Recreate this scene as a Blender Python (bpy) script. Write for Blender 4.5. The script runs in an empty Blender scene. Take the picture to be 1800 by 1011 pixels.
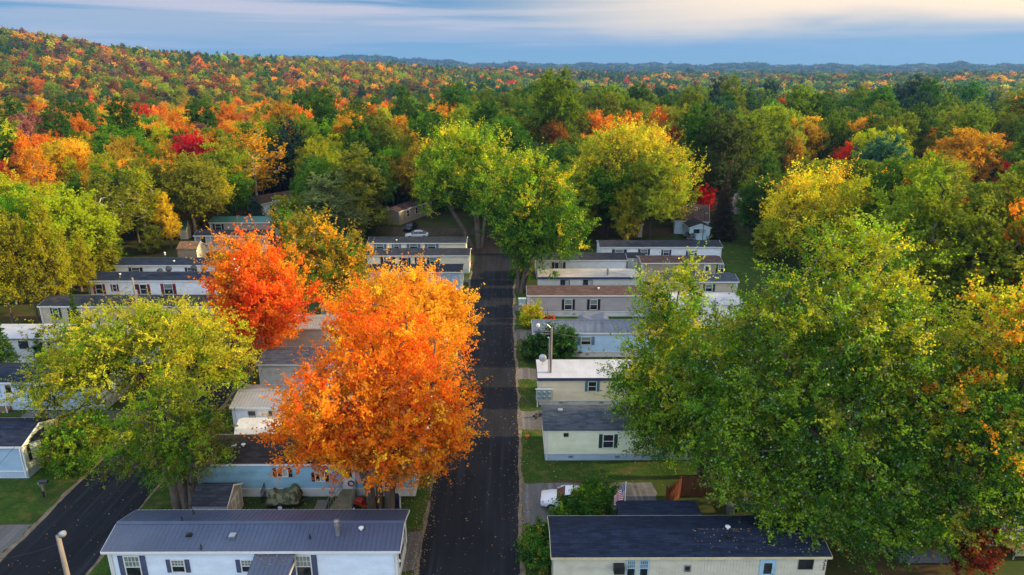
import bpy, math, random
import numpy as np
from mathutils import Vector, Matrix

R = math.radians
scene = bpy.context.scene
COL = scene.collection

# ------------------------------------------------------------------ camera
CAM_H, PITCH, YAW, LENS = 32.0, R(17.9), R(0.239), 24.0
cam_data = bpy.data.cameras.new("camera")
cam_data.lens = LENS
cam_data.sensor_width = 36.0
cam_data.clip_start = 0.5
cam_data.clip_end = 40000
cam = bpy.data.objects.new("camera", cam_data)
cam.location = (0, 0, CAM_H)
cam.rotation_euler = (R(90) - PITCH, 0, -YAW)
COL.objects.link(cam)
scene.camera = cam

# ------------------------------------------------------------------ light, sky, exposure
SUN_EL, SUN_AZ = R(21.0), R(88.0)          # azimuth from +Y (view direction) towards +X (right)
scene.view_settings.view_transform = 'Standard'
scene.view_settings.look = 'None'
scene.view_settings.exposure = 0.68
scene.view_settings.gamma = 1.0
scene.cycles.max_bounces = 5
scene.cycles.diffuse_bounces = 2
scene.cycles.glossy_bounces = 2
scene.cycles.transmission_bounces = 3
scene.cycles.transparent_max_bounces = 4
scene.cycles.volume_bounces = 0
scene.cycles.caustics_reflective = False
scene.cycles.caustics_refractive = False
scene.cycles.use_denoising = True

world = bpy.data.worlds.new("World")
scene.world = world
world.use_nodes = True


def build_world():
    nt = world.node_tree
    nt.nodes.clear()
    N, L = nt.nodes.new, nt.links.new
    out = N("ShaderNodeOutputWorld")
    bg = N("ShaderNodeBackground")
    bg.inputs[1].default_value = 0.12
    sky = N("ShaderNodeTexSky")
    sky.sky_type = 'NISHITA'
    sky.sun_disc = False
    sky.sun_elevation = SUN_EL
    sky.sun_rotation = SUN_AZ
    sky.air_density = 1.0
    sky.dust_density = 0.6
    sky.ozone_density = 3.0
    tc = N("ShaderNodeTexCoord")
    sep = N("ShaderNodeSeparateXYZ")
    L(tc.outputs["Generated"], sep.inputs[0])

    def ramp(stops, src):
        r = N("ShaderNodeValToRGB")
        els = r.color_ramp.elements
        while len(els) < len(stops):
            els.new(0.5)
        for e, (p, c) in zip(els, stops):
            e.position = p
            e.color = (*c, 1)
        L(src, r.inputs[0])
        return r.outputs[0]

    def mix(a, b, f, mode='MIX'):
        m = N("ShaderNodeMix")
        m.data_type = 'RGBA'
        m.blend_type = mode
        for s, v in ((m.inputs[0], f), (m.inputs[6], a), (m.inputs[7], b)):
            if hasattr(v, 'is_linked'):
                L(v, s)
            elif isinstance(v, tuple):
                s.default_value = (*v, 1)
            else:
                s.default_value = v
        return m.outputs[2]

    def streaks(scale, sq, detail, lo, hi, off=(0, 0, 0), dist=0.0):
        mp = N("ShaderNodeMapping")
        mp.inputs["Location"].default_value = off
        mp.inputs["Scale"].default_value = (1, 1, sq)
        L(tc.outputs["Generated"], mp.inputs[0])
        n = N("ShaderNodeTexNoise")
        n.inputs["Scale"].default_value = scale
        n.inputs["Detail"].default_value = detail
        n.inputs["Roughness"].default_value = 0.55
        n.inputs["Distortion"].default_value = dist
        L(mp.outputs[0], n.inputs["Vector"])
        mr = N("ShaderNodeMapRange")
        mr.interpolation_type = 'SMOOTHSTEP'
        mr.inputs[1].default_value = lo
        mr.inputs[2].default_value = hi
        L(n.outputs[0], mr.inputs[0])
        return mr.outputs[0]

    def mul(a, b):
        m = N("ShaderNodeMath")
        m.operation = 'MULTIPLY'
        for s, v in ((m.inputs[0], a), (m.inputs[1], b)):
            if hasattr(v, 'is_linked'):
                L(v, s)
            else:
                s.default_value = v
        return m.outputs[0]

    def smooth(src, lo, hi):
        mr = N("ShaderNodeMapRange")
        mr.interpolation_type = 'SMOOTHSTEP'
        mr.inputs[1].default_value = lo
        mr.inputs[2].default_value = hi
        L(src, mr.inputs[0])
        return mr.outputs[0]

    K = 1 / 0.12
    z = sep.outputs[2]

    def wavy(amp, scale, sq, off):
        mp = N("ShaderNodeMapping")
        mp.inputs["Location"].default_value = off
        mp.inputs["Scale"].default_value = (1, 1, sq)
        L(tc.outputs["Generated"], mp.inputs[0])
        n = N("ShaderNodeTexNoise")
        n.inputs["Scale"].default_value = scale
        n.inputs["Detail"].default_value = 4
        L(mp.outputs[0], n.inputs["Vector"])
        q = N("ShaderNodeMath")
        q.operation = 'MULTIPLY_ADD'
        L(n.outputs[0], q.inputs[0])
        q.inputs[1].default_value = amp
        L(z, q.inputs[2])
        w = N("ShaderNodeMath")
        w.operation = 'SUBTRACT'
        L(q.outputs[0], w.inputs[0])
        w.inputs[1].default_value = amp * .5
        return w.outputs[0]
    zw = wavy(.085, 2.6, 5, (.3, .1, 0))
    zv = wavy(.05, 4.5, 9, (2.3, 1.1, 0))
    # blue evening air low over the horizon in front of the clear sky
    low = ramp([(0.0, (.150 * K, .33 * K, .42 * K)), (0.025, (.110 * K, .285 * K, .42 * K)), (0.055, (.055 * K, .205 * K, .37 * K)),
                (0.11, (.040 * K, .150 * K, .31 * K)), (0.22, (.20 * K, .33 * K, .50 * K)), (0.5, (.34 * K, .54 * K, .84 * K)),
                (1.0, (.34 * K, .58 * K, .92 * K))], z)
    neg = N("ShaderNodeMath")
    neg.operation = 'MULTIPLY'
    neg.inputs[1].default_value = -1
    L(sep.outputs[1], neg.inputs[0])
    # unseen sky behind the viewer, brightened as added fill on camera-facing walls
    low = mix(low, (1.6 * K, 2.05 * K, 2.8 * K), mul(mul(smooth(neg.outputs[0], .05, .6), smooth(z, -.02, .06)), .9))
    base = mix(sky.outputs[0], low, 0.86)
    # thin blue-grey cloud bands
    m1 = mul(streaks(1.9, 28, 7, .43, .60, (3.1, 0.4, .2), .3), smooth(zv, .008, .05))
    c = mix(base, (.34 * K, .375 * K, .44 * K), mul(m1, .68))
    m1b = mul(streaks(1.3, 26, 5, .46, .62, (7.7, 2.4, .35), .2), .5)
    c = mix(c, (.55 * K, .48 * K, .50 * K), m1b)
    # the lit veil of cloud towards the sun, upper right
    sx = smooth(sep.outputs[0], -.16, .38)
    up = smooth(zw, .030, .072)
    m2 = mul(mul(streaks(1.5, 9, 4, .22, .55, (0.6, 5.0, .1), .4), sx), up)
    c = mix(c, (.78 * K, .63 * K, .45 * K), mul(m2, 1.0))
    m3 = mul(mul(smooth(sep.outputs[0], .42, .75), smooth(zw, .048, .080)), streaks(2.0, 8, 3, .28, .55, (1.2, .3, .4)))
    c = mix(c, (1.1 * K, .78 * K, .38 * K), mul(m3, .85))
    # broken bright cloud overhead, out of view, added to strengthen the skylight
    m4 = mul(streaks(2.2, 1.6, 5, .42, .62, (4, 4, 4)), smooth(z, .3, .6))
    c = mix(c, (.62 * K, .80 * K, 1.04 * K), mul(m4, .7))
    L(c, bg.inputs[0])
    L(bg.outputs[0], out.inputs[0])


build_world()

sun_data = bpy.data.lights.new("sun", 'SUN')
sun_data.energy = 5.0
sun_data.angle = R(2.0)
sun_data.color = (1.0, 0.76, 0.44)
sun = bpy.data.objects.new("sun", sun_data)
sd = Vector((math.sin(SUN_AZ) * math.cos(SUN_EL), math.cos(SUN_AZ) * math.cos(SUN_EL), math.sin(SUN_EL)))
sun.rotation_euler = (-sd).to_track_quat('-Z', 'Y').to_euler()
sun.location = sd * 200
COL.objects.link(sun)

# ------------------------------------------------------------------ placing helpers (photo measurements -> ground plan)
F_PX = 1200.0
_rot = cam.rotation_euler.to_matrix()
_org = Vector((0, 0, CAM_H))


def ray(px, py):
    return (_rot @ Vector(((px - 900) / F_PX, -(py - 505.5) / F_PX, -1))).normalized()


def at_z(px, py, z=0.0):
    d = ray(px, py)
    return _org + d * ((z - CAM_H) / d.z)


def at_y(px, py, y):
    d = ray(px, py)
    return _org + d * (y / d.y)


def at_x(px, py, x):
    d = ray(px, py)
    return _org + d * (x / d.x)


# ------------------------------------------------------------------ tagging helpers
def tag(o, label=None, cat=None, group=None, kind=None):
    if label:
        o["label"] = label
    if cat:
        o["category"] = cat
    if group:
        o["group"] = group
    if kind:
        o["kind"] = kind
    return o


def thing(name, loc, label, cat, group=None, rz=0.0):
    o = bpy.data.objects.new(name, None)
    o.empty_display_size = 0.3
    o.location = loc
    o.rotation_euler = (0, 0, rz)
    COL.objects.link(o)
    return tag(o, label, cat, group)


class MB:
    """collects shapes and links them as one mesh object"""

    def __init__(self):
        self.v, self.f, self.m = [], [], []

    def poly(self, pts, m=0):
        b = len(self.v)
        self.v += [tuple(p) for p in pts]
        self.f.append(tuple(range(b, b + len(pts))))
        self.m.append(m)
        return self

    def raw(self, vs, fs, m=0):
        b = len(self.v)
        self.v += [tuple(p) for p in vs]
        for f in fs:
            self.f.append(tuple(b + i for i in f))
            self.m.append(m)
        return self

    def box(self, x0, x1, y0, y1, z0, z1, m=0, M=None):
        vs = [(x0, y0, z0), (x1, y0, z0), (x1, y1, z0), (x0, y1, z0), (x0, y0, z1), (x1, y0, z1), (x1, y1, z1), (x0, y1, z1)]
        if M is not None:
            vs = [tuple(M @ Vector(p)) for p in vs]
        return self.raw(vs, [(0, 3, 2, 1), (4, 5, 6, 7), (0, 1, 5, 4), (1, 2, 6, 5), (2, 3, 7, 6), (3, 0, 4, 7)], m)

    def tube(self, pts, rad, n=8, m=0, cap=True):
        pts = [Vector(p) for p in pts]
        rad = rad if hasattr(rad, '__len__') else [rad] * len(pts)
        vs, fs = [], []
        for i, p in enumerate(pts):
            d = (pts[min(i + 1, len(pts) - 1)] - pts[max(i - 1, 0)]).normalized()
            a = d.orthogonal().normalized()
            b = d.cross(a)
            if i and a.dot(prev) < 0:
                a, b = -a, -b
            if i:
                a = (prev - d * prev.dot(d)).normalized()
                b = d.cross(a)
            prev = a
            for k in range(n):
                t = 2 * math.pi * k / n
                vs.append(p + (a * math.cos(t) + b * math.sin(t)) * rad[i])
        for i in range(len(pts) - 1):
            for k in range(n):
                k2 = (k + 1) % n
                fs.append((i * n + k, i * n + k2, (i + 1) * n + k2, (i + 1) * n + k))
        if cap:
            fs.append(tuple(range(n - 1, -1, -1)))
            fs.append(tuple((len(pts) - 1) * n + k for k in range(n)))
        return self.raw(vs, fs, m)

    def lathe(self, prof, n=14, m=0, at=(0, 0, 0), M=None):
        vs, fs = [], []
        for r, z in prof:
            for k in range(n):
                t = 2 * math.pi * k / n
                p = Vector((r * math.cos(t), r * math.sin(t), z))
                if M is not None:
                    p = M @ p
                vs.append(p + Vector(at))
        for i in range(len(prof) - 1):
            for k in range(n):
                k2 = (k + 1) % n
                fs.append((i * n + k, i * n + k2, (i + 1) * n + k2, (i + 1) * n + k))
        fs.append(tuple(range(n - 1, -1, -1)))
        fs.append(tuple((len(prof) - 1) * n + k for k in range(n)))
        return self.raw(vs, fs, m)

    def prism(self, sec, x0, x1, m=0):
        """section in (y, z), extruded along x"""
        n = len(sec)
        vs = [(x0, y, z) for y, z in sec] + [(x1, y, z) for y, z in sec]
        fs = [(i, (i + 1) % n, n + (i + 1) % n, n + i) for i in range(n)]
        fs += [tuple(range(n - 1, -1, -1)), tuple(range(n, 2 * n))]
        return self.raw(vs, fs, m)

    def loft(self, rings, m=0, cap=True):
        n = len(rings[0])
        vs = [p for r in rings for p in r]
        fs = []
        for i in range(len(rings) - 1):
            for k in range(n):
                k2 = (k + 1) % n
                fs.append((i * n + k, i * n + k2, (i + 1) * n + k2, (i + 1) * n + k))
        if cap:
            fs.append(tuple(range(n - 1, -1, -1)))
            fs.append(tuple((len(rings) - 1) * n + k for k in range(n)))
        return self.raw(vs, fs, m)

    def build(self, name, mats, parent=None, smooth=False, loc=None):
        me = bpy.data.meshes.new(name)
        me.from_pydata(self.v, [], self.f)
        for mt in (mats if isinstance(mats, (list, tuple)) else [mats]):
            me.materials.append(mt)
        if any(self.m):
            me.polygons.foreach_set("material_index", self.m)
        if smooth:
            me.polygons.foreach_set("use_smooth", [True] * len(self.f))
        me.update()
        o = bpy.data.objects.new(name, me)
        COL.objects.link(o)
        if parent is not None:
            o.parent = parent
        if loc is not None:
            o.location = loc
        return o


# ------------------------------------------------------------------ materials
def _principled(name, rough=.7, spec=.3, metal=0.0):
    m = bpy.data.materials.new(name)
    m.use_nodes = True
    nt = m.node_tree
    b = nt.nodes["Principled BSDF"]
    b.inputs["Roughness"].default_value = rough
    b.inputs["Specular IOR Level"].default_value = spec
    b.inputs["Metallic"].default_value = metal
    return m, nt, b


def _mix(nt, a, b, f, mode='MIX'):
    m = nt.nodes.new("ShaderNodeMix")
    m.data_type = 'RGBA'
    m.blend_type = mode
    for s, v in ((m.inputs[0], f), (m.inputs[6], a), (m.inputs[7], b)):
        if hasattr(v, 'is_linked'):
            nt.links.new(v, s)
        elif isinstance(v, tuple):
            s.default_value = (*v, 1)
        else:
            s.default_value = v
    return m.outputs[2]


def _coord(nt, scale=(1, 1, 1), kind="Object", rot=(0, 0, 0)):
    tc = nt.nodes.new("ShaderNodeTexCoord")
    mp = nt.nodes.new("ShaderNodeMapping")
    mp.inputs["Scale"].default_value = scale
    mp.inputs["Rotation"].default_value = rot
    nt.links.new(tc.outputs[kind], mp.inputs[0])
    return mp.outputs[0]


def _noise(nt, scale, detail=4, lo=.35, hi=.65, vec=None, rough=.55):
    n = nt.nodes.new("ShaderNodeTexNoise")
    n.inputs["Scale"].default_value = scale
    n.inputs["Detail"].default_value = detail
    n.inputs["Roughness"].default_value = rough
    if vec is None:
        vec = _coord(nt)
    nt.links.new(vec, n.inputs["Vector"])
    mr = nt.nodes.new("ShaderNodeMapRange")
    mr.inputs[1].default_value = lo
    mr.inputs[2].default_value = hi
    nt.links.new(n.outputs[0], mr.inputs[0])
    return mr.outputs[0]


def sc(c, k):
    return tuple(min(1.0, x * k) for x in c)


def paint(name, c, rough=.6, spec=.3, var=.18, metal=0.0, scale=1.3, stain=None, stain_amt=.5, streak=(1, 1, 1)):
    m, nt, b = _principled(name, rough, spec, metal)
    v = _coord(nt, streak)
    col = _mix(nt, sc(c, 1 - var), sc(c, 1 + var * .6), _noise(nt, scale, 5, vec=v))
    col = _mix(nt, col, sc(c, 1 - var * 1.6), _noise(nt, scale * 7, 3, .55, .8, vec=v))
    if stain:
        col = _mix(nt, col, stain, _mixf(nt, _noise(nt, scale * .8, 6, .52, .72, vec=v), stain_amt))
    nt.links.new(col, b.inputs["Base Color"])
    return m


def _mixf(nt, a, k):
    q = nt.nodes.new("ShaderNodeMath")
    q.operation = 'MULTIPLY'
    nt.links.new(a, q.inputs[0])
    q.inputs[1].default_value = k
    return q.outputs[0]


def shingle(name, c, patch=None):
    m, nt, b = _principled(name, .9, .15)
    br = nt.nodes.new("ShaderNodeTexBrick")
    br.inputs["Scale"].default_value = 1.0
    br.inputs["Brick Width"].default_value = 0.62
    br.inputs["Row Height"].default_value = 0.2
    br.inputs["Mortar Size"].default_value = 0.012
    br.inputs["Color1"].default_value = (*sc(c, .62), 1)
    br.inputs["Color2"].default_value = (*sc(c, 1.45), 1)
    br.inputs["Mortar"].default_value = (*sc(c, .45), 1)
    br.offset = .37
    nt.links.new(_coord(nt), br.inputs["Vector"])
    col = _mix(nt, br.outputs[0], sc(c, 1.0), .18)
    col = _mix(nt, col, sc(c, .6), _mixf(nt, _noise(nt, .7, 5, .45, .7), .55))
    col = _mix(nt, col, sc(c, 2.2), _mixf(nt, _noise(nt, 4, 4, .50, .72, vec=_coord(nt, (.3, 2.4, 1))), .6))
    if patch:
        col = _mix(nt, col, patch, _mixf(nt, _noise(nt, .55, 4, .5, .62), .8))
    nt.links.new(col, b.inputs["Base Color"])
    return m


def glass_mat(name, c, rough=.08):
    m, nt, b = _principled(name, rough, .6)
    col = _mix(nt, sc(c, .5), sc(c, 1.5), _noise(nt, 1.1, 2, .4, .6))
    nt.links.new(col, b.inputs["Base Color"])
    return m


MAT = {}
MAT['glass'] = glass_mat("window_glass", (.022, .028, .035))
MAT['curtain'] = paint("curtain_behind_glass", (.20, .26, .24), .25, .5, .35, scale=3)
MAT['curtain_w'] = paint("white_curtain_behind_glass", (.42, .46, .48), .25, .5, .3, scale=4)
MAT['trim'] = paint("white_trim", (.74, .75, .74), .5, .35, .08)
MAT['black'] = paint("black_plastic", (.015, .016, .02), .5, .4, .2)
MAT['dark_metal'] = paint("dark_metal", (.05, .055, .06), .45, .5, .25, metal=.6)
MAT['steel'] = paint("grey_steel", (.42, .44, .46), .4, .5, .2, metal=.7)
MAT['white'] = paint("white_paint", (.76, .76, .74), .5, .35, .1)
MAT['wood_pole'] = paint("weathered_pole_wood", (.23, .205, .18), .85, .15, .35, scale=1.0, streak=(9, 9, .6), stain=(.09, .07, .06))
MAT['bark'] = paint("grey_bark", (.13, .105, .085), .95, .1, .4, scale=2.0, streak=(3, 3, .5))
MAT['bark_dark'] = paint("dark_bark", (.06, .047, .037), .95, .1, .4, scale=2.0, streak=(3, 3, .5))
MAT['bark_pale'] = paint("pale_birch_bark", (.50, .47, .42), .9, .1, .3, scale=2.5, streak=(2, 2, 1.2), stain=(.12, .10, .09), stain_amt=.7)


def foliage_mat(name, far=False):
    m = bpy.data.materials.new(name)
    m.use_nodes = True
    nt = m.node_tree
    nt.nodes.clear()
    N, L = nt.nodes.new, nt.links.new
    a = N("ShaderNodeAttribute")
    a.attribute_name = "col"
    if far:
        t = N("ShaderNodeAttribute")
        t.attribute_type = 'INSTANCER'
        t.attribute_name = "tint"
        tint = t.outputs[0]
    else:
        t = N("ShaderNodeObjectInfo")
        tint = t.outputs["Color"]
    c = _mix(nt, a.outputs[0], tint, 1.0, 'MULTIPLY')
    d = N("ShaderNodeBsdfPrincipled")
    d.inputs["Roughness"].default_value = .55
    d.inputs["Specular IOR Level"].default_value = .12
    tr = N("ShaderNodeBsdfTranslucent")
    mx = N("ShaderNodeMixShader")
    mx.inputs[0].default_value = .5
    o = N("ShaderNodeOutputMaterial")
    L(c, d.inputs["Base Color"])
    g = N("ShaderNodeHueSaturation")
    g.inputs["Saturation"].default_value = 1.2
    g.inputs["Value"].default_value = 1.2
    L(c, g.inputs["Color"])
    L(g.outputs[0], tr.inputs[0])
    L(d.outputs[0], mx.inputs[1])
    L(tr.outputs[0], mx.inputs[2])
    L(mx.outputs[0], o.inputs[0])
    return m


MAT['leaf'] = foliage_mat("foliage")
MAT['leaf_far'] = foliage_mat("distant_foliage", True)

# ------------------------------------------------------------------ terrain
def sstep(a, b, x):
    t = np.clip((x - a) / (b - a), 0, 1)
    return t * t * (3 - 2 * t)


def az_px(px):
    return math.atan((px - 895) / 1261.0)


_hill_az = np.array([az_px(p) for p in (-900, -300, 0, 100, 200, 280, 400, 500, 600, 700, 800, 900, 1100)])
_hill_h = np.array([112, 104, 91, 78, 63, 58, 47, 42, 40, 32, 21, 10, 0.0])
_far_az = np.array([az_px(p) for p in (-900, 0, 500, 600, 640, 700, 760, 800, 830, 900, 1000, 1060, 1100, 1200, 1280, 1330, 1400, 1500, 1600, 1640, 1690, 1740, 1800, 2600)])
_far_h = np.array([120, 120, 126, 140, 136, 124, 104, 92, 80, 76, 74, 70, 76, 64, 74, 70, 62, 60, 56, 62, 84, 62, 52, 60.0])


def ground_z(x, y):
    x = np.asarray(x, float)
    y = np.asarray(y, float)
    r = np.hypot(x, y)
    a = np.where(y > 0, np.arctan2(x, np.maximum(y, 1e-6)), np.sign(x) * 1.5)
    z = -13.0 * sstep(230, 640, r) * (1 - .25 * sstep(900, 2200, r))
    front = sstep(-40, 60, y)
    hill = np.interp(a, _hill_az, _hill_h)
    z = z + front * hill * (sstep(430, 1350, r) * .92 + .08 * sstep(1350, 2200, r)) * (1 - sstep(2300, 3600, r))
    z = z + front * 8.0 * sstep(1250, 1900, r) * (1 - sstep(2050, 2600, r)) * sstep(-.1, .02, a)
    far = np.interp(a, _far_az, _far_h)
    far = far + 7 * np.sin(a * 61 + 1) + 5 * np.sin(a * 137) + 3 * np.sin(a * 311 + 2)
    z = z + front * (far - 24) * sstep(3600, 6400, r)
    z = z + sstep(600, 1200, r) * (3.0 * np.sin(x / 171.0 + 1) * np.sin(y / 233.0) + 2.0 * np.sin(x / 67.0 + y / 91.0))
    return z


def build_terrain():
    rs = np.concatenate([[0.0], np.linspace(12, 240, 24), np.geomspace(260, 7600, 74)])
    azs = np.concatenate([np.linspace(-180, -52, 24)[:-1], np.linspace(-52, 52, 180), np.linspace(52, 180, 24)[1:-1]])
    az = np.radians(azs)
    n = len(az)
    vs = [(0.0, 0.0, 0.0)]
    for r in rs[1:]:
        x, y = r * np.sin(az), r * np.cos(az)
        z = ground_z(x, y)
        vs += list(zip(x, y, z))
    fs = []
    for k in range(n):
        fs.append((0, 1 + (k + 1) % n, 1 + k))
    for i in range(len(rs) - 2):
        b0, b1 = 1 + i * n, 1 + (i + 1) * n
        for k in range(n):
            k2 = (k + 1) % n
            fs.append((b0 + k, b0 + k2, b1 + k2, b1 + k))
    m, nt, b = _principled("ground_cover", .95, .1)
    g = _mix(nt, (.030, .052, .012), (.055, .080, .016), _noise(nt, .35, 5))
    g = _mix(nt, g, (.085, .055, .025), _noise(nt, .12, 6, .5, .66))
    g = _mix(nt, g, (.12, .085, .03), _mixf(nt, _noise(nt, 2.2, 4, .6, .75), .6))
    geo = nt.nodes.new("ShaderNodeNewGeometry")
    ln = nt.nodes.new("ShaderNodeVectorMath")
    ln.operation = 'LENGTH'
    nt.links.new(geo.outputs["Position"], ln.inputs[0])

    def band(lo, hi):
        mr = nt.nodes.new("ShaderNodeMapRange")
        mr.inputs[1].default_value = lo
        mr.inputs[2].default_value = hi
        nt.links.new(ln.outputs["Value"], mr.inputs[0])
        return mr.outputs[0]
    wood = _mix(nt, (.035, .026, .014), (.03, .04, .014), _noise(nt, .03, 5))
    g = _mix(nt, g, wood, band(120, 190))
    farw = _mix(nt, (.022, .040, .018), (.075, .050, .015), _noise(nt, .012, 6, .45, .62, rough=.7))
    farw = _mix(nt, farw, (.10, .09, .04), _mixf(nt, _noise(nt, .004, 5, .58, .62), .7))
    g = _mix(nt, g, farw, band(1500, 2300))
    nt.links.new(g, b.inputs["Base Color"])
    mb = MB()
    mb.v, mb.f, mb.m = vs, fs, [0] * len(fs)
    o = mb.build("ground", m, smooth=True)
    o["kind"] = "structure"
    return o


build_terrain()

rng0 = np.random.default_rng(5)


def wob(t, amp, f, ph):
    return amp * (math.sin(t * f + ph) * .6 + math.sin(t * f * 2.7 + ph * 2) * .3 + math.sin(t * f * 6.1 + ph * 3) * .25)


def strip(name, left, right, y0, y1, z, mat, step=.8, amp=.10, ph=0.0):
    """a sheet between two edge functions of y, with slightly ragged edges"""
    mb = MB()
    n = max(2, int((y1 - y0) / step))
    vs, fs = [], []
    for i in range(n + 1):
        y = y0 + (y1 - y0) * i / n
        l, r = left(y) + wob(y, amp, .9, ph), right(y) + wob(y, amp, .8, ph + 2)
        m_ = 4
        for k in range(m_ + 1):
            vs.append((l + (r - l) * k / m_, y, z))
    for i in range(n):
        for k in range(4):
            a = i * 5 + k
            fs.append((a, a + 1, a + 6, a + 5))
    mb.raw(vs, fs)
    o = mb.build(name, mat)
    o["kind"] = "structure"
    return o


def patch(name, x0, x1, y0, y1, z, mat, amp=.12, ph=0.0):
    pts = []
    n = 14
    for i in range(n):
        t = i / n
        pts.append((x0 + (x1 - x0) * t, y0 + wob(t * 9, amp, 1.3, ph), z))
    for i in range(n):
        t = i / n
        pts.append((x1 + wob(t * 9, amp, 1.1, ph + 1), y0 + (y1 - y0) * t, z))
    for i in range(n):
        t = i / n
        pts.append((x1 + (x0 - x1) * t, y1 + wob(t * 9, amp, 1.2, ph + 2), z))
    for i in range(n):
        t = i / n
        pts.append((x0 + wob(t * 9, amp, 1.4, ph + 3), y1 + (y0 - y1) * t, z))
    cx, cy = (x0 + x1) / 2, (y0 + y1) / 2
    mb = MB()
    vs = pts + [(cx, cy, z)]
    mb.raw(vs, [(i, (i + 1) % len(pts), len(pts)) for i in range(len(pts))])
    o = mb.build(name, mat)
    o["kind"] = "structure"
    return o


def asphalt(name, c, warm=None, spec=.2):
    m, nt, b = _principled(name, .9, spec)
    col = _mix(nt, sc(c, .75), sc(c, 1.25), _noise(nt, .45, 5, vec=_coord(nt, (1, .25, 1))))
    col = _mix(nt, col, sc(c, 2.0), _mixf(nt, _noise(nt, 2.0, 4, .50, .70, vec=_coord(nt, (1.3, .035, 1))), .75))
    col = _mix(nt, col, sc(c, .55), _mixf(nt, _noise(nt, 9, 3, .5, .75), .6))
    if warm:
        col = _mix(nt, col, warm, _mixf(nt, _noise(nt, .8, 5, .52, .66), .6))
    nt.links.new(col, b.inputs["Base Color"])
    return m


M_ROAD = asphalt("road_asphalt", (.0165, .0185, .0235), spec=.1)
M_DRIVE = asphalt("driveway_asphalt", (.115, .112, .110), (.15, .12, .09))
M_DIRT = asphalt("dirt_track", (.062, .042, .030), (.09, .05, .03))


def lawn_mat():
    m, nt, b = _principled("lawn_grass", .95, .1)
    col = _mix(nt, (.026, .066, .008), (.055, .105, .013), _noise(nt, .8, 5))
    col = _mix(nt, col, (.020, .046, .008), _noise(nt, 5, 5, .45, .68))
    col = _mix(nt, col, (.07, .05, .03), _mixf(nt, _noise(nt, .35, 6, .56, .70), .7))
    col = _mix(nt, col, (.13, .11, .03), _mixf(nt, _noise(nt, .9, 6, .50, .70), .75))
    nt.links.new(col, b.inputs["Base Color"])
    return m


M_LAWN = lawn_mat()
M_VERGE = paint("sandy_verge", (.21, .165, .11), .95, .1, .35, scale=2.0)

XL, XR = -6.05, .78
road_l = lambda y: XL + .10 * math.sin(y / 11)
road_r = lambda y: XR - .004 * (y - 35) + .12 * math.sin(y / 7.5)
strip("verge", lambda y: road_l(y) - .35, lambda y: road_r(y) + .32, 4, 108, .004, M_VERGE, amp=.2)
strip("road", road_l, road_r, 2, 119, .010, M_ROAD, step=.5, amp=.09)
lroad_l = lambda y: -34.6 - .02 * (y - 40)
lroad_r = lambda y: -28.2 - .02 * (y - 40)
strip("verge", lambda y: lroad_l(y) - .45, lambda y: lroad_r(y) + .4, 4, 128, .004, M_VERGE, amp=.2, ph=2)
strip("road", lroad_l, lroad_r, 2, 130, .010, M_ROAD, step=.5, amp=.09, ph=1)
strip("road", lambda y: -24, lambda y: 36, 133.5, 139.5, .012, M_DIRT, step=.6, amp=.3, ph=4)
strip("road", lambda y: -7.6 + .05 * (y - 108), lambda y: 2.6 - .03 * (y - 108), 118, 134, .008, M_DIRT, amp=.35, ph=3)
rroad_l = lambda y: 37.0 + .02 * y
strip("road", rroad_l, lambda y: rroad_l(y) + 6, 2, 96, .010, M_ROAD, step=1.0, ph=5)

# driveways and lawns on both sides of the street
for (x0, x1, y0, y1) in ((.95, 11.5, 41.3, 47.6), (.85, 5.0, 56.2, 59.8), (.8, 4.2, 66.9, 69.7), (.8, 3.8, 78.0, 81.5), (.75, 3.8, 88.5, 91),
                         (-11.2, -6.25, 37.6, 41.7), (-11, -6.3, 49.5, 53.0), (-11, -6.3, 60, 62.5), (-11, -6.3, 101.8, 103.6), (-10, -6.3, 110, 112)):
    patch("driveway", x0, x1, y0, y1, .007, M_DRIVE, amp=.16, ph=x0 + y0)
for (x0, x1, y0, y1) in ((1.1, 16, 48.0, 56.1), (1.0, 17, 60.0, 66.8), (1.0, 4.0, 69.9, 77.9), (1.0, 16, 81.7, 88.3), (1.0, 10, 91.2, 100),
                         (1.1, 2.6, 30, 41.1), (-12.5, -6.35, 41.9, 49.3), (-12.5, -6.35, 30, 37.4), (-12, -6.4, 53.2, 59.8), (-12, -6.4, 63, 101),
                         (-9.5, -6.4, 103.8, 109.5), (-28, -25.8, 33, 60), (-44, -35.1, 42.8, 53), (-48, -35.2, 53, 58), (-44, -35.1, 30, 38.5),
                         (36, 62, 100, 132), (-44, -36, 108, 118)):
    patch("lawn", x0, x1, y0, y1, .0055, M_LAWN, amp=.18, ph=x0 * .7 + y0)
for (x0, x1, y0, y1) in ((-60, -35.0, 38.6, 42.5), (-47, -35.2, 58.2, 60.0), (-50, -36.2, 68, 69.6)):
    patch("driveway", x0, x1, y0, y1, .0072, M_DRIVE, amp=.2, ph=y0)


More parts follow.
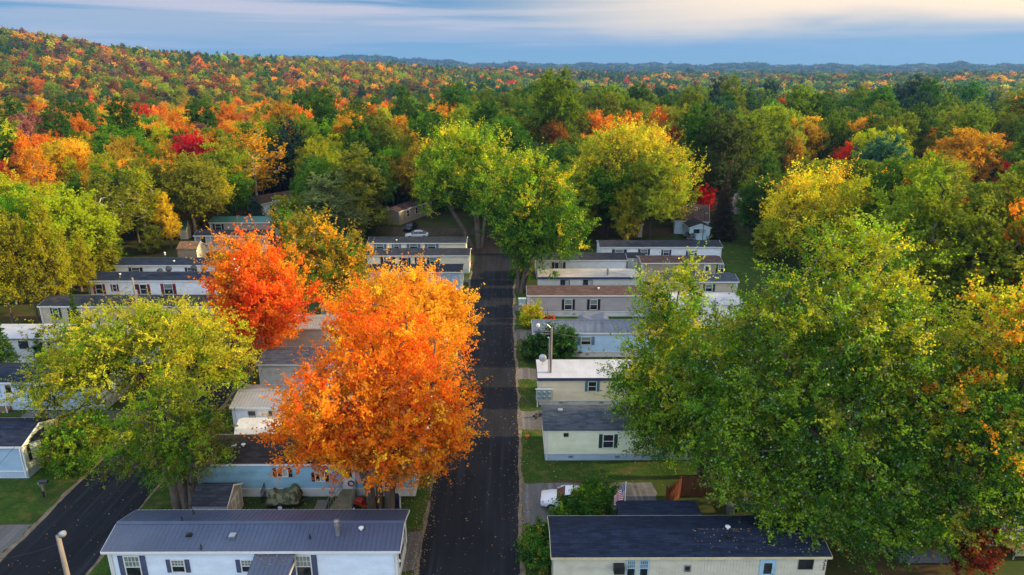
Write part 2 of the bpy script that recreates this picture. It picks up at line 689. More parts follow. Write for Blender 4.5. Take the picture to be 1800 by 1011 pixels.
def scatter_leaves():
    """fallen leaves on the streets, verges and lawns"""
    rng = np.random.default_rng(11)
    n = 5200
    x = np.concatenate([rng.uniform(-6.2, 1.0, 620), rng.normal(-6.3, .35, 1300), rng.normal(1.0, .4, 900), rng.uniform(1, 14, 800), rng.uniform(-24, -6.5, 1500), rng.uniform(-34, -28, 140)])
    y = np.concatenate([rng.uniform(31, 100, 620), rng.uniform(31, 75, 1300), rng.uniform(31, 90, 900), rng.uniform(36, 70, 800), rng.uniform(39.5, 53, 1500), rng.uniform(36, 60, 140)])
    n = len(x)
    s = rng.uniform(.045, .10, n)
    t = rng.uniform(0, 6.28, n)
    p = np.stack([x, y, np.full(n, .03) + rng.uniform(0, .012, n)], 1)
    for (xa, xb, ya, yb, za, zb, m) in ROOF_LITTER:
        u, v = rng.random(m), rng.random(m) ** 2.2
        p = np.concatenate([p, np.stack([xa + (xb - xa) * u, ya + (yb - ya) * v, za + (zb - za) * v + .03], 1)])
        s = np.concatenate([s, rng.uniform(.05, .11, m)])
    return rng, p, s, t, len(p)


ROOF_LITTER = []

# ------------------------------------------------------------------ homes
def wallmat(name, c, **k):
    k.setdefault('var', .10)
    k.setdefault('streak', (.6, .6, 1.2))
    return paint(name, c, .55, .3, **k)


W = {
    'bluewhite': wallmat("pale_blue_white_siding", (.66, .76, .86)),
    'teal': wallmat("teal_siding", (.25, .47, .59), stain=(.10, .17, .17), stain_amt=.5),
    'white': wallmat("white_siding", (.78, .82, .86)),
    'white2': wallmat("aged_white_siding", (.60, .61, .59), stain=(.35, .33, .28)),
    'yellow': wallmat("pale_yellow_siding", (.76, .79, .56)),
    'cream': wallmat("cream_siding", (.80, .71, .51)),
    'cream_v': wallmat("cream_panel_siding", (.62, .60, .48), stain=(.25, .23, .17), stain_amt=.35),
    'sky': wallmat("light_blue_siding", (.42, .63, .82)),
    'taupe': wallmat("taupe_siding", (.38, .36, .36)),
    'stone': wallmat("grey_green_siding", (.54, .57, .55)),
    'tan': wallmat("tan_siding", (.36, .30, .235)),
    'ecru': wallmat("ecru_siding", (.50, .45, .32)),
    'grey': wallmat("grey_siding", (.25, .245, .24)),
    'aqua': wallmat("aqua_siding", (.50, .68, .80)),
    'mid_blue': wallmat("mid_blue_siding", (.30, .45, .57)),
    'sage': wallmat("lit_sage_siding", (.50, .56, .46)),  # cream-green gable, with the warm light from the right put into its colour
    'lavender': wallmat("grey_lavender_boards", (.36, .35, .40)),
    'beige': wallmat("beige_boards", (.36, .28, .20)),
    'brown': wallmat("brown_boards", (.20, .145, .10)),
    'skirt_white': wallmat("white_skirting", (.66, .68, .68), stain=(.35, .34, .30)),
    'skirt_blue': wallmat("blue_grey_skirting", (.42, .54, .64)),
    'skirt_sky': wallmat("sky_blue_skirting", (.55, .65, .74)),
    'skirt_grey': wallmat("grey_skirting", (.40, .40, .40)),
}
RF = {
    'metal_blue': paint("slate_blue_metal_roofing", (.055, .080, .145), .42, .5, .14, scale=.5),
    'metal_green': paint("green_metal_roofing", (.03, .14, .11), .4, .5, .15, scale=.5),
    'metal_grey': paint("grey_metal_roofing", (.30, .31, .34), .4, .5, .15, scale=.5),
    'navy': shingle("navy_shingles", (.016, .024, .046)),
    'slate': shingle("slate_shingles", (.055, .070, .090)),
    'charcoal': shingle("charcoal_shingles", (.030, .034, .044)),
    'black_brown': shingle("black_brown_shingles", (.032, .027, .026)),
    'mossy': shingle("mossy_charcoal_shingles", (.034, .038, .046), (.10, .085, .03)),
    'brown': shingle("brown_shingles", (.088, .056, .048)),
    'rust_brown': shingle("rust_brown_shingles", (.11, .05, .028)),
    'grey': shingle("grey_shingles", (.13, .13, .14)),
    'membrane': paint("white_coated_roof", (.44, .46, .50), .6, .3, .12, scale=.9, stain=(.42, .43, .44), streak=(1, .5, 1)),
    'membrane_old': paint("old_grey_white_roof", (.40, .39, .38), .7, .2, .22, scale=.8, stain=(.20, .19, .18), streak=(.6, 1, 1)),
    'blue_streaked': paint("streaked_blue_grey_roof", (.105, .135, .19), .7, .3, .3, scale=1.2, streak=(2.2, .3, 1), stain=(.05, .06, .08)),
    'tan': shingle("tan_brown_shingles", (.18, .105, .065)),
}
SH = {
    'slate': paint("slate_blue_shutter", (.075, .095, .17), .55),
    'black': paint("black_shutter", (.016, .017, .024), .55),
    'green': paint("dark_green_shutter", (.020, .060, .045), .55),
    'teal': paint("teal_shutter", (.06, .20, .24), .55),
    'red': paint("dark_red_shutter", (.23, .022, .035), .55),
    'purple': paint("purple_shutter", (.040, .035, .11), .55),
    'plum': paint("plum_shutter", (.07, .02, .05), .55),
    'blue': paint("blue_grey_shutter", (.12, .19, .29), .55),
}
M_FR_BLUE = paint("light_blue_frame", (.36, .55, .70), .5)
M_BLUEBAND = paint("dark_blue_fascia", (.035, .055, .13), .5)
M_CREAMTRIM = paint("cream_trim", (.62, .55, .33), .5)

IDM = Matrix.Identity(4)


def laps(mb, u0, u1, z0, z1, M, pitch=.185, clip=None):
    n = max(1, round((z1 - z0) / pitch))
    h = (z1 - z0) / n
    for i in range(n):
        a, b = z0 + i * h, z0 + (i + 1) * h
        l0, r0 = clip(a) if clip else (u0, u1)
        l1, r1 = clip(b) if clip else (u0, u1)
        if r0 - l0 < .02:
            break
        pts = [(l0, -.045, a), (r0, -.045, a), (r1, -.002, b), (l1, -.002, b)]
        mb.poly([M @ Vector(p) for p in pts])
        mb.poly([M @ Vector(p) for p in [(l0, -.002, a), (r0, -.002, a), (r0, -.045, a), (l0, -.045, a)]])


def boards(mb, u0, u1, z0, z1, M, pitch=.2, clip=None):
    mb.poly([M @ Vector(p) for p in [(u0, 0, z0), (u1, 0, z0), (u1, 0, z1), (u0, 0, z1)]])
    n = max(1, round((u1 - u0) / pitch))
    w = (u1 - u0) / n
    for i in range(n):
        a, b = u0 + i * w + .012, u0 + (i + 1) * w - .012
        q = [(a, -.016, z0), (b, -.016, z0), (b, -.016, z1), (a, -.016, z1)]
        mb.poly([M @ Vector(p) for p in q])
        mb.poly([M @ Vector(p) for p in [(a, 0, z0), (a, -.016, z0), (a, -.016, z1), (a, 0, z1)]])
        mb.poly([M @ Vector(p) for p in [(b, -.016, z0), (b, 0, z0), (b, 0, z1), (b, -.016, z1)]])


def add_window(root, M, u, z, w, h, style='hung', shutter=None, frame=None, sh_w=None, glass=None):
    """u, z = centre on the wall; M maps (along wall, depth with outside negative, up) to the home"""
    frame = frame or MAT['trim']
    T = M @ Matrix.Translation((u, 0, z))
    f = MB()
    t = .065
    a, b = w / 2, h / 2
    y0, y1 = -.095, -.03
    f.box(-a - t, a + t, y0, y1, b, b + t, M=T).box(-a - t, a + t, y0 - .02, y1, -b - t, -b, M=T)
    f.box(-a - t, -a, y0, y1, -b, b, M=T).box(a, a + t, y0, y1, -b, b, M=T)
    if style in ('hung', 'grid', 'hung_c'):
        f.box(-a, a, y0 + .012, y1, -.025, .025, M=T)
    if style == 'slider':
        f.box(-.03, .03, y0 + .012, y1, -b, b, M=T)
    if style == 'grid':
        for k in (-1, 0, 1):
            f.box(k * w / 4 - .012, k * w / 4 + .012, y0 + .02, y1, .025, b, M=T)
        f.box(-a, a, y0 + .02, y1, b / 2 - .012 + .012, b / 2 + .024, M=T)
    if style == 'awning':
        for k in (-1, 1):
            f.box(-a, a, y0 + .012, y1, k * h / 6 - .012, k * h / 6 + .012, M=T)
    wo = f.build('window', frame, root)
    p = MB()
    g = glass or 'glass'
    yy = -.055
    if style in ('grid', 'hung_c'):
        p.poly([T @ Vector(q) for q in [(-a, yy, -b), (a, yy, -b), (a, yy, 0), (-a, yy, 0)]], 0)
        p.poly([T @ Vector(q) for q in [(-a, yy, 0), (a, yy, 0), (a, yy, b), (-a, yy, b)]], 1)
    elif style == 'slider':
        p.poly([T @ Vector(q) for q in [(-a, yy, -b), (0, yy, -b), (0, yy, b), (-a, yy, b)]], 0)
        p.poly([T @ Vector(q) for q in [(0, yy, -b), (a, yy, -b), (a, yy, b), (0, yy, b)]], 1)
    else:
        p.poly([T @ Vector(q) for q in [(-a, yy, -b), (a, yy, -b), (a, yy, b), (-a, yy, b)]], 0)
    p.build('pane', [MAT[g], MAT['curtain_w' if style == 'slider' else 'curtain']], wo)
    if shutter:
        sw = sh_w or max(.22, w * .36)
        for s in (-1, 1):
            q = MB()
            c = s * (a + t + .02 + sw / 2)
            q.box(c - sw / 2, c + sw / 2, -.07, -.02, -b - .05, b + .05, M=T)
            q.box(c - sw / 2, c - sw / 2 + .04, -.084, -.0705, -b - .05, b + .05, M=T)
            q.box(c + sw / 2 - .04, c + sw / 2, -.084, -.0705, -b - .05, b + .05, M=T)
            for kz in (-b - .05, -.03, b):
                q.box(c - sw / 2 + .042, c + sw / 2 - .042, -.082, -.0705, kz, kz + .05, M=T)
            q.build('shutter', shutter, wo)
    return wo


def add_door(root, M, u, z0, w=.9, h=2.0, mat=None, light=True, frame=None):
    T = M @ Matrix.Translation((u, 0, z0))
    d = MB()
    mat = mat or MAT['white']
    d.box(-w / 2, w / 2, -.065, -.025, 0, h, M=T)
    d.box(-w / 2 - .08, -w / 2, -.09, -.025, 0, h + .08, M=T).box(w / 2, w / 2 + .08, -.09, -.025, 0, h + .08, M=T)
    d.box(-w / 2, w / 2, -.09, -.025, h, h + .08, M=T)
    o = d.build('door', frame or mat, root)
    if light:
        p = MB()
        p.box(-w * .3, w * .3, -.075, -.0655, h * .5, h * .9, M=T)
        p.build('pane', MAT['glass'], o)
    k = MB()
    k.box(w * .36, w * .42, -.12, -.0655, h * .46, h * .5, M=T)
    k.build('handle', MAT['steel'], o)
    return o


def add_roof(root, L_, D, zt, rise, kind, mat, fascia, ox=.18, oy=.22, rake=True, rib=.3, fh=.17):
    r = MB()
    th = .09
    ze = zt - .02
    if kind == 'arch':
        n = 8
        top = [(-oy + (D + 2 * oy) * i / n, ze + rise * math.sin(math.pi * i / n) ** .8) for i in range(n + 1)]
        for i in range(n):
            (ya, za), (yb, zb) = top[i], top[i + 1]
            r.poly([(-ox, ya, za), (L_ + ox, ya, za), (L_ + ox, yb, zb), (-ox, yb, zb)])
        for xx in (-ox, L_ + ox):
            pts = [(xx, y, z) for y, z in top]
            r.poly(pts if xx < 0 else pts[::-1])
        r.poly([(-ox, -oy, ze - .001), (-ox, D + oy, ze - .001), (L_ + ox, D + oy, ze - .001), (L_ + ox, -oy, ze - .001)])
    else:
        sl = rise / (D / 2 + oy)
        r.prism([(-oy, ze - th), (D / 2, ze + rise - th), (D / 2, ze + rise), (-oy, ze)], -ox, L_ + ox)
        r.prism([(D / 2 + .001, ze + rise - th), (D + oy, ze - th), (D + oy, ze), (D / 2 + .001, ze + rise)], -ox, L_ + ox)
        if kind == 'metal':
            k = 0
            x = -ox + .05
            while x < L_ + ox:
                for (ya, za, yb, zb) in ((-oy, ze, D / 2 - .08, ze + rise - .08 * sl), (D + oy, ze, D / 2 + .08, ze + rise - .08 * sl)):
                    w = .022
                    vs = [(x - w, ya, za + .002), (x + w, ya, za + .002), (x + w * .5, ya, za + .022), (x - w * .5, ya, za + .022),
                          (x - w, yb, zb + .002), (x + w, yb, zb + .002), (x + w * .5, yb, zb + .022), (x - w * .5, yb, zb + .022)]
                    r.raw(vs, [(0, 1, 2, 3), (1, 5, 6, 2), (2, 6, 7, 3), (3, 7, 4, 0)])
                x += rib
            r.prism([(D / 2 - .2, ze + rise - .2 * sl + .03), (D / 2, ze + rise + .055), (D / 2, ze + rise + .03)], -ox - .01, L_ + ox + .01)
            r.prism([(D / 2 + .001, ze + rise + .03), (D / 2 + .001, ze + rise + .055), (D / 2 + .2, ze + rise - .2 * sl + .03)], -ox - .01, L_ + ox + .01)
        else:
            r.prism([(D / 2 - .13, ze + rise - .13 * sl + .012), (D / 2, ze + rise + .02), (D / 2, ze + rise + .008)], -ox + .01, L_ + ox - .01)
    ro = r.build('roof', mat, root)
    f = MB()
    f.box(-ox, L_ + ox, -oy - .03, -oy - .002, ze - fh, ze - .006)
    f.box(-ox, L_ + ox, D + oy + .002, D + oy + .03, ze - fh, ze - .006)
    if rake and kind != 'arch':
        for xx in (-ox - .03, L_ + ox + .002):
            f.prism([(-oy, ze - fh), (D / 2, ze + rise - fh), (D / 2, ze + rise - .01), (-oy, ze - .01)], xx, xx + .028)
            f.prism([(D / 2 + .001, ze + rise - fh), (D + oy, ze - fh), (D + oy, ze - .01), (D / 2 + .001, ze + rise - .01)], xx, xx + .028)
    else:
        for xx in (-ox - .03, L_ + ox + .002):
            f.box(xx, xx + .028, -oy, D + oy, ze - fh, ze - .006)
    # soffit closing the underside
    f.box(-ox + .003, L_ + ox - .003, -oy + .003, -.005, ze - fh + .02, ze - fh + .035)
    f.build('fascia', fascia, root)
    return ro


HOUSE_FP = []


def home(label, eave, px0, px1, wall, skirt, roof, fascia='trim', D=3.7, zt=3.1, sk=.68, rise=.52, kind='gable', siding='lap',
         wins=(), doors=(), vents=(), cat="mobile home", name="mobile_home", gable_wall=None, fh=.17, corner=True, oy=.22, ox=.18):
    a, b = at_z(px0, eave, zt), at_z(px1, eave, zt)
    yf = (a.y + b.y) / 2 + oy
    x0, x1 = a.x + ox, b.x - ox
    Ln = x1 - x0
    root = thing(name, (x0, yf, 0), label, cat)
    Mf = IDM
    Mr = Matrix.Translation((Ln, 0, 0)) @ Matrix.Rotation(R(90), 4, 'Z')
    Ml = Matrix.Translation((0, D, 0)) @ Matrix.Rotation(R(-90), 4, 'Z')
    Mb = Matrix.Translation((Ln, D, 0)) @ Matrix.Rotation(R(180), 4, 'Z')
    fn = {'lap': laps, 'vert': boards}[siding]
    top = zt - .06
    w = MB()
    fn(w, 0, Ln, sk, top, Mf)
    fn(w, 0, Ln, sk, top, Mb)
    g0 = g = MB() if gable_wall else w
    slope = rise / (D / 2 + oy)
    for M, g in ((Mr, g), (Ml, w)):
        laps(g, 0, D, sk, top, M) if siding == 'lap' else boards(g, 0, D, sk, top, M)
        if kind != 'arch':
            pk = zt - .13 + rise
            ze = zt - .13
            if siding == 'lap':
                laps(g, 0, D, top, pk, M, clip=lambda z: ((max(0, (z - ze) / slope - oy)), D - max(0, (z - ze) / slope - oy)))
            else:
                g.poly([M @ Vector(p) for p in [(0, -.001, top), (D, -.001, top), (D / 2, -.001, pk)]])
    w.build('wall', W[wall], root)
    if gable_wall:
        g0.build('gable_wall', W[gable_wall], root)
    s = MB()
    for M, l in ((Mf, Ln), (Mb, Ln), (Mr, D), (Ml, D)):
        boards(s, .03, l - .03, .0, sk - .004, M @ Matrix.Translation((0, .03, 0)), pitch=.3)
        s.poly([M @ Vector(p) for p in [(0, -.01, sk - .003), (l, -.01, sk - .003), (l, .06, sk - .003), (0, .06, sk - .003)]])
    s.build('skirting', W[skirt], root)
    if corner:
        t = MB()
        for xx, yy in ((-.055, -.055), (Ln - .04, -.055), (-.055, D - .04), (Ln - .04, D - .04)):
            t.box(xx, xx + .094, yy, yy + .094, sk, top)
        t.box(.1, Ln - .1, -.055, -.027, sk - .03, sk + .05)
        t.build('corner_trim', MAT['trim'], root)
        for xx in (.12, Ln - .2):
            ds = MB()
            ds.box(xx, xx + .075, -.10, -.04, .12, top - .12)
            ds.box(xx, xx + .075, -.24, -.095, top - .14, top - .07)
            ds.build('downspout', MAT['trim'], root)
        for k_ in range(int(Ln // 4)):
            xx = 2 + k_ * 4
            gv = MB()
            gv.box(xx, xx + .42, .008, .03, sk * .35, sk * .35 + .2)
            gv.build('skirting_vent', MAT['steel'], root)
    fm = {'trim': MAT['trim'], 'blue': M_BLUEBAND, 'cream': M_CREAMTRIM, 'black': MAT['black']}[fascia]
    add_roof(root, Ln, D, zt, rise, kind, RF[roof], fm, fh=fh, oy=oy, ox=ox)
    HOUSE_FP.append((x0, x0 + Ln, yf, yf + D))
    for q in wins:
        px, py, wp, hp, style = q[:5]
        shut = SH[q[5]] if len(q) > 5 and q[5] else None
        frm = q[6] if len(q) > 6 else None
        c = at_y(px, py, yf)
        tp, bt = at_y(px, py - hp / 2, yf), at_y(px, py + hp / 2, yf)
        ww = wp * abs(at_y(px + 1, py, yf).x - c.x)
        hh = min(tp.z - bt.z, 2.0)
        zc = min(max(c.z, sk + .35 + hh / 2), top - .16 - hh / 2)
        add_window(root, Mf, c.x - x0, zc, ww, hh, style, shut, frm)
    for q in doors:
        px, mt = q[:2]
        c = at_y(px, eave + 10, yf)
        add_door(root, Mf, c.x - x0, sk, mat=mt)
    ns = (D / 2 + .22)
    for q in vents:
        px, py, k = q[:3]
        # where the line of sight meets the front slope
        d = ray(px, py)
        P0, nrm = Vector((0, yf - oy, zt)), Vector((0, -slope, 1))
        P = _org + d * ((P0 - _org).dot(nrm) / d.dot(nrm))
        add_vent(root, P.x - x0, P.y - yf, P.z, k)
    return root, Mf, Mr, x0, yf, Ln, D


def add_vent(root, x, y, z, k):
    m = MB()
    z -= .03
    if k == 'pipe':
        m.lathe([(.045, 0), (.045, .32), (.035, .33)], 10, at=(x, y, z))
        m.lathe([(.11, 0), (.05, .10)], 10, at=(x, y, z))
        m.build('vent_pipe', MAT['black'], root)
    elif k == 'box':
        m.box(x - .16, x + .16, y - .16, y + .16, z, z + .13)
        m.box(x - .2, x + .2, y - .2, y + .2, z + .132, z + .17)
        m.build('roof_vent', MAT['steel'], root)
    elif k == 'dark':
        m.box(x - .17, x + .17, y - .13, y + .13, z, z + .1)
        m.lathe([(.14, 0), (.14, .12), (.04, .17)], 10, at=(x, y, z + .06))
        m.build('roof_vent', MAT['black'], root)
    elif k == 'white':
        m.lathe([(.08, 0), (.08, .14), (.17, .15), (.17, .20), (.05, .25)], 12, at=(x, y, z))
        m.build('roof_vent', MAT['white'], root)
    elif k == 'chimney':
        m.lathe([(.15, 0), (.15, .75), (.2, .76), (.2, .86), (.11, .87), (.11, 1.0), (.19, 1.01), (.19, 1.10), (.02, 1.16)], 14, at=(x, y, z))
        m.build('chimney_pipe', MAT['steel'], root)
    elif k == 'dish':
        m.tube([(x, y, z), (x, y, z + .75), (x, y - .15, z + .85)], .03, 6)
        M = Matrix.Translation((x, y - .15, z + .95)) @ Matrix.Rotation(R(65), 4, 'X') @ Matrix.Rotation(R(15), 4, 'Y')
        m.lathe([(.02, .10), (.25, .06), (.42, -.02), (.44, -.02), (.26, .03), (.01, .06)], 16, M=M)
        m.tube([M @ Vector((0, .3, 0)), M @ Vector((0, .1, -.42))], .02, 5)
        m.build('satellite_dish', MAT['dark_metal'], root)
    elif k == 'dish_light':
        m.tube([(x, y, z), (x, y, z + .5)], .03, 6)
        M = Matrix.Translation((x, y, z + .75)) @ Matrix.Rotation(R(75), 4, 'X')
        m.lathe([(.02, .08), (.25, .05), (.38, -.02), (.40, -.02), (.26, .03), (.01, .05)], 16, M=M)
        m.tube([M @ Vector((0, .3, 0)), M @ Vector((0, .1, -.4))], .02, 5)
        m.build('satellite_dish', MAT['steel'], root)
    elif k == 'cowl':
        m.lathe([(.1, 0), (.1, .35), (.16, .36), (.16, .42), (.03, .5)], 10, at=(x, y, z))
        m.build('vent_pipe', MAT['white'], root)
    return m


# ---- street of homes, right-hand row, near to far
r1, _, _, r1x, r1y, r1L, _ = home(
    "cream panelled mobile home under a navy shingle roof, beside the near end of the road", 979, 969, 1464, 'cream_v', 'cream_v', 'navy', 'cream',
    D=3.7, siding='vert', rise=.5, corner=False,
    wins=[(1109, 998, 13, 26, 'grid', None, M_FR_BLUE), (1131.5, 998, 13, 26, 'grid', None, M_FR_BLUE), (1416, 990, 22, 15, 'awning', None, MAT['dark_metal']),
          (1208, 998, 8, 8, 'plain', None, MAT['steel'])],
    vents=[(1281, 945, 'dark'), (1279, 929, 'white'), (1300, 917, 'pipe')])
add_door(r1, IDM, at_y(1348, 1005, r1y).x - r1x, .68, .85, 2.0, MAT['white'], True, M_FR_BLUE)
ac = MB()
p = at_y(1087, 995, r1y)
ac.box(p.x - r1x - .33, p.x - r1x + .33, -.45, -.02, p.z - .28, p.z + .26)
for k in range(7):
    ac.box(p.x - r1x - .29, p.x - r1x + .29, -.462, -.452, p.z - .24 + k * .066, p.z - .21 + k * .066)
ac.build('window_air_conditioner', MAT['dark_metal'], r1)


def text_mesh(body, size, name, mat, parent, loc, rot, extrude=.01, align='CENTER'):
    cu = bpy.data.curves.new(name, 'FONT')
    cu.body = body
    cu.size = size
    cu.extrude = extrude
    cu.align_x = align
    cu.align_y = 'CENTER'
    tmp = bpy.data.objects.new(name, cu)
    COL.objects.link(tmp)
    dg = bpy.context.evaluated_depsgraph_get()
    me = bpy.data.meshes.new_from_object(tmp.evaluated_get(dg))
    bpy.data.objects.remove(tmp)
    me.materials.clear()
    me.materials.append(mat)
    o = bpy.data.objects.new(name, me)
    COL.objects.link(o)
    o.parent = parent
    o.location = loc
    o.rotation_euler = rot
    return o


# house number going down the wall at the far right corner, seen as slanted black figures
for i, ch in enumerate("223"):
    p = at_y(1450 - i * 1.5, 984 + i * 7.5, r1y)
    text_mesh(ch, .36, 'house_number', MAT['black'], r1, (p.x - r1x, -.04, p.z), (R(90), R(-18 + 9 * i), 0))
# porch roof on the back of the home
pr = MB()
xa, xb = at_z(1092, 915, 3.1).x - r1x, at_z(1240, 915, 3.1).x - r1x
pr.prism([(3.93, 2.92), (6.0, 2.72), (6.0, 2.80), (3.93, 3.02)], xa, xb)
for xx in (xa + .1, xb - .2):
    pr.box(xx, xx + .1, 5.8, 5.9, 0, 2.72)
pr.build('porch_roof', RF['navy'], r1)

home("pale yellow mobile home with blue skirting and slate roof, beyond the white car", 755, 955, 1262, 'yellow', 'skirt_blue', 'slate', 'blue',
     D=4.0, fh=.06, rise=.55, wins=[(1069, 775, 17, 22, 'hung', 'green'), (1170, 775, 15, 22, 'hung', 'green'), (995, 764, 6, 3.5, 'plain', None, MAT['dark_metal'])], vents=[(985, 722, 'box')])
home("cream mobile home with white roof, blue fascia and teal shutters beside street-lamp pole", 664, 945, 1215, 'cream', 'skirt_white', 'membrane', 'blue',
     D=4.0, kind='arch', rise=.22, fh=.3, sk=.5, wins=[(1041, 679, 13, 16, 'hung', 'teal')], vents=[(954, 641, 'dish_light')])
home("light blue mobile home with streaked blue-grey roof, behind the dark green bush", 585, 936, 1180, 'sky', 'skirt_white', 'blue_streaked', 'trim',
     D=4.0, rise=.35, wins=[(1030, 599, 16, 13, 'hung_c', 'blue')])
home("taupe mobile home with brown shingle roof, black shutters and white skirting", 519, 926, 1150, 'taupe', 'skirt_white', 'brown', 'trim',
     D=4.0, rise=.5, wins=[(999, 536, 12, 17, 'hung_c', 'black'), (1043.5, 536, 12, 17, 'hung_c', 'black')], vents=[(1052, 508, 'white')])
home("grey-green mobile home with weathered whitish roof and two black-framed windows", 487, 945, 1125, 'stone', 'skirt_grey', 'membrane_old', 'blue',
     D=4.0, kind='arch', rise=.25, fh=.3, wins=[(993, 499, 15, 13, 'slider', None, MAT['black']), (1033, 499, 15, 13, 'slider', None, MAT['black'])],
     vents=[(1068, 484, 'chimney')])
home("white mobile home with dark roof and plum shutters, half hidden by the kerb maple", 457, 941, 1103, 'white', 'skirt_white', 'charcoal', 'trim',
     D=4.1, rise=.5, wins=[(982, 468, 13, 13, 'slider', 'plum')], vents=[(1062, 449, 'pipe')])
home("long white mobile home with dark roof and four purple-shuttered windows", 434, 1054, 1271, 'white', 'skirt_white', 'charcoal', 'trim',
     D=4.3, rise=.6, wins=[(1088.5, 443.5, 14, 9, 'hung_c', 'purple'), (1132, 443, 11, 9, 'hung_c', 'purple'), (1171, 444, 9, 9, 'hung_c', 'purple'), (1215, 446, 10, 10, 'hung_c', 'purple')],
     vents=[(1145, 431, 'pipe')])
home("tan mobile home with brown roof and green door awning, in front of the purple-shuttered home", 462, 1127, 1272, 'tan', 'skirt_white', 'brown', 'trim',
     D=4.0, rise=.5, wins=[(1212, 473, 10, 14, 'hung_c', 'green'), (1267, 472, 9, 13, 'hung_c', 'green')], doors=[(1243, MAT['white'])])
home("ecru mobile home with grey roof and green shutters, between two silver maples", 495, 1160, 1300, 'ecru', 'skirt_white', 'slate', 'trim',
     D=4.0, rise=.5, wins=[(1246, 506, 11, 12, 'hung_c', 'green')])
home("pale mobile home with bright white roof, glimpsed between the two silver maples", 534, 1165, 1310, 'white', 'skirt_white', 'membrane', 'trim',
     D=4.2, kind='arch', rise=.2, wins=[(1229, 548, 12, 12, 'hung_c', None)])
home("grey-walled home with rust brown roof at the lower right behind the silver maples", 897, 1690, 2010, 'grey', 'skirt_grey', 'rust_brown', 'trim',
     D=4.4, rise=.7, siding='vert', wins=[(1757, 915, 17, 22, 'hung', None)], doors=[(1796, MAT['white'])])

# ---- left-hand row of the street
l1, _, l1R, l1x, l1y, l1L, l1D = home(
    "pale blue-white clapboard home with ribbed slate-blue metal roof, nearest on the road's left", 969, 177, 703, 'bluewhite', 'skirt_white', 'metal_blue', 'trim',
    D=3.75, kind='metal', rise=.62, zt=3.15, ox=.3, oy=.25,
    wins=[(235, 997, 25, 36, 'grid', 'slate'), (314, 994, 21, 20, 'grid', 'slate'), (437, 994, 22, 20, 'grid', 'slate'), (535, 1000, 25, 36, 'grid', 'slate')],
    vents=[(594, 940, 'chimney'), (635, 931, 'white'), (333, 941, 'dark'), (409, 943, 'box'), (354, 964, 'pipe'), (545, 946, 'pipe'), (320, 915, 'pipe'), (340, 903, 'pipe')])
add_window(l1, l1R, 1.85, 1.95, 1.5, 1.5, 'hung', SH['black'], sh_w=.4)
pl = MB()
for zz, yy in ((3.25, 1.9), (2.1, .12)):
    pl.box(-.06, .06, -.16, -.03, -.1, .1, M=l1R @ Matrix.Translation((yy, 0, zz)))
    pl.lathe([(.05, 0), (.09, .05), (.07, .14)], 8, M=l1R @ Matrix.Translation((yy, -.17, zz - .1)))
pl.build('wall_light', MAT['white'], l1)
# entry porch with a lean-to metal roof
p0, p1 = at_z(446, 977, 2.9), at_z(517, 977, 2.9)
pa, pb = p0.x - l1x, p1.x - l1x
pm = MB()
pm.prism([(-2.1, 2.35), (-.03, 2.86), (-.03, 2.94), (-2.1, 2.43)], pa, pb)
x = pa + .04
while x < pb:
    pm.prism([(-2.1, 2.432), (-.04, 2.940), (-.04, 2.962), (-2.1, 2.455)], x, x + .04)
    x += .3
po = pm.build('porch_roof', RF['metal_blue'], l1)
ROOF_LITTER.append((l1x + pa, l1x + pb, l1y - .25, l1y - 1.0, 2.87, 2.69, 80))
ROOF_LITTER.append((r1x + 9, r1x + r1L, r1y + 1.8, r1y + .1, 3.6, 3.15, 160))
ps = MB()
for xx in (pa + .06, pb - .16):
    ps.box(xx, xx + .1, -2.05, -1.95, 0, 2.4)
ps.box(pb - .10, pb - .03, -2.0, -.05, 2.2, 2.34)
ps.box(pa, pb, -2.0, -.03, .55, .68)
ps.build('porch_post', MAT['trim'], l1)

l2, _, l2R, l2x, l2y, l2L, l2D = home(
    "teal-blue mobile home with worn black-brown roof, behind the orange maple's trunk", 815, 338, 731, 'teal', 'skirt_white', 'black_brown', 'trim',
    D=4.0, rise=.5, gable_wall='white', sk=.75,
    wins=[(497, 830, 17, 13, 'slider', 'black'), (563, 838, 15, 13, 'slider', 'black'), (694, 842, 18, 14, 'slider', None)],
    doors=[(612, MAT['white'])], vents=[(412, 785, 'box'), (428, 784, 'white')])
home("white clapboard home with grey ribbed metal roof, behind the rusty shed", 716, 403, 752, 'white', 'skirt_white', 'metal_grey', 'trim',
     D=4.2, kind='metal', rise=.6, wins=[(444, 731, 13, 18, 'hung', None), (476, 726, 7, 9, 'plain', None)])
home("white mobile home with grey shingle roof, mostly hidden behind the big orange maple", 640, 450, 771, 'white2', 'skirt_white', 'grey', 'trim', D=4.2)
home("grey-roofed mobile home glimpsed between the red maple and the golden maple", 577, 440, 786, 'white2', 'skirt_white', 'metal_grey', 'trim', D=4.2, kind='metal')
home("pale mobile home with dark roof, hidden behind the golden maple's crown", 524, 560, 799, 'white2', 'skirt_white', 'charcoal', 'trim', D=4.0)
home("mobile home with black roof and blue-grey walls, showing just above the golden maple", 478, 640, 813, 'mid_blue', 'skirt_white', 'charcoal', 'trim', D=4.0, rise=.45)
lb, _, lbR, lbx, lby, lbL, lbD = home(
    "yellow-cream mobile home with black roof and pale gable end beside the far road", 449, 643, 826, 'cream', 'skirt_white', 'charcoal', 'trim', D=4.3, rise=.6,
    wins=[(682, 458, 14, 12, 'hung_c', 'black'), (712, 459, 10, 11, 'hung', 'black'), (738, 458, 9, 10, 'hung', 'black'), (762, 459, 12, 12, 'hung_c', 'black')], vents=[(676, 440, 'box')])
add_window(lb, lbR, 2.1, 2.0, 1.1, 1.2, 'hung', SH['black'], sh_w=.3)
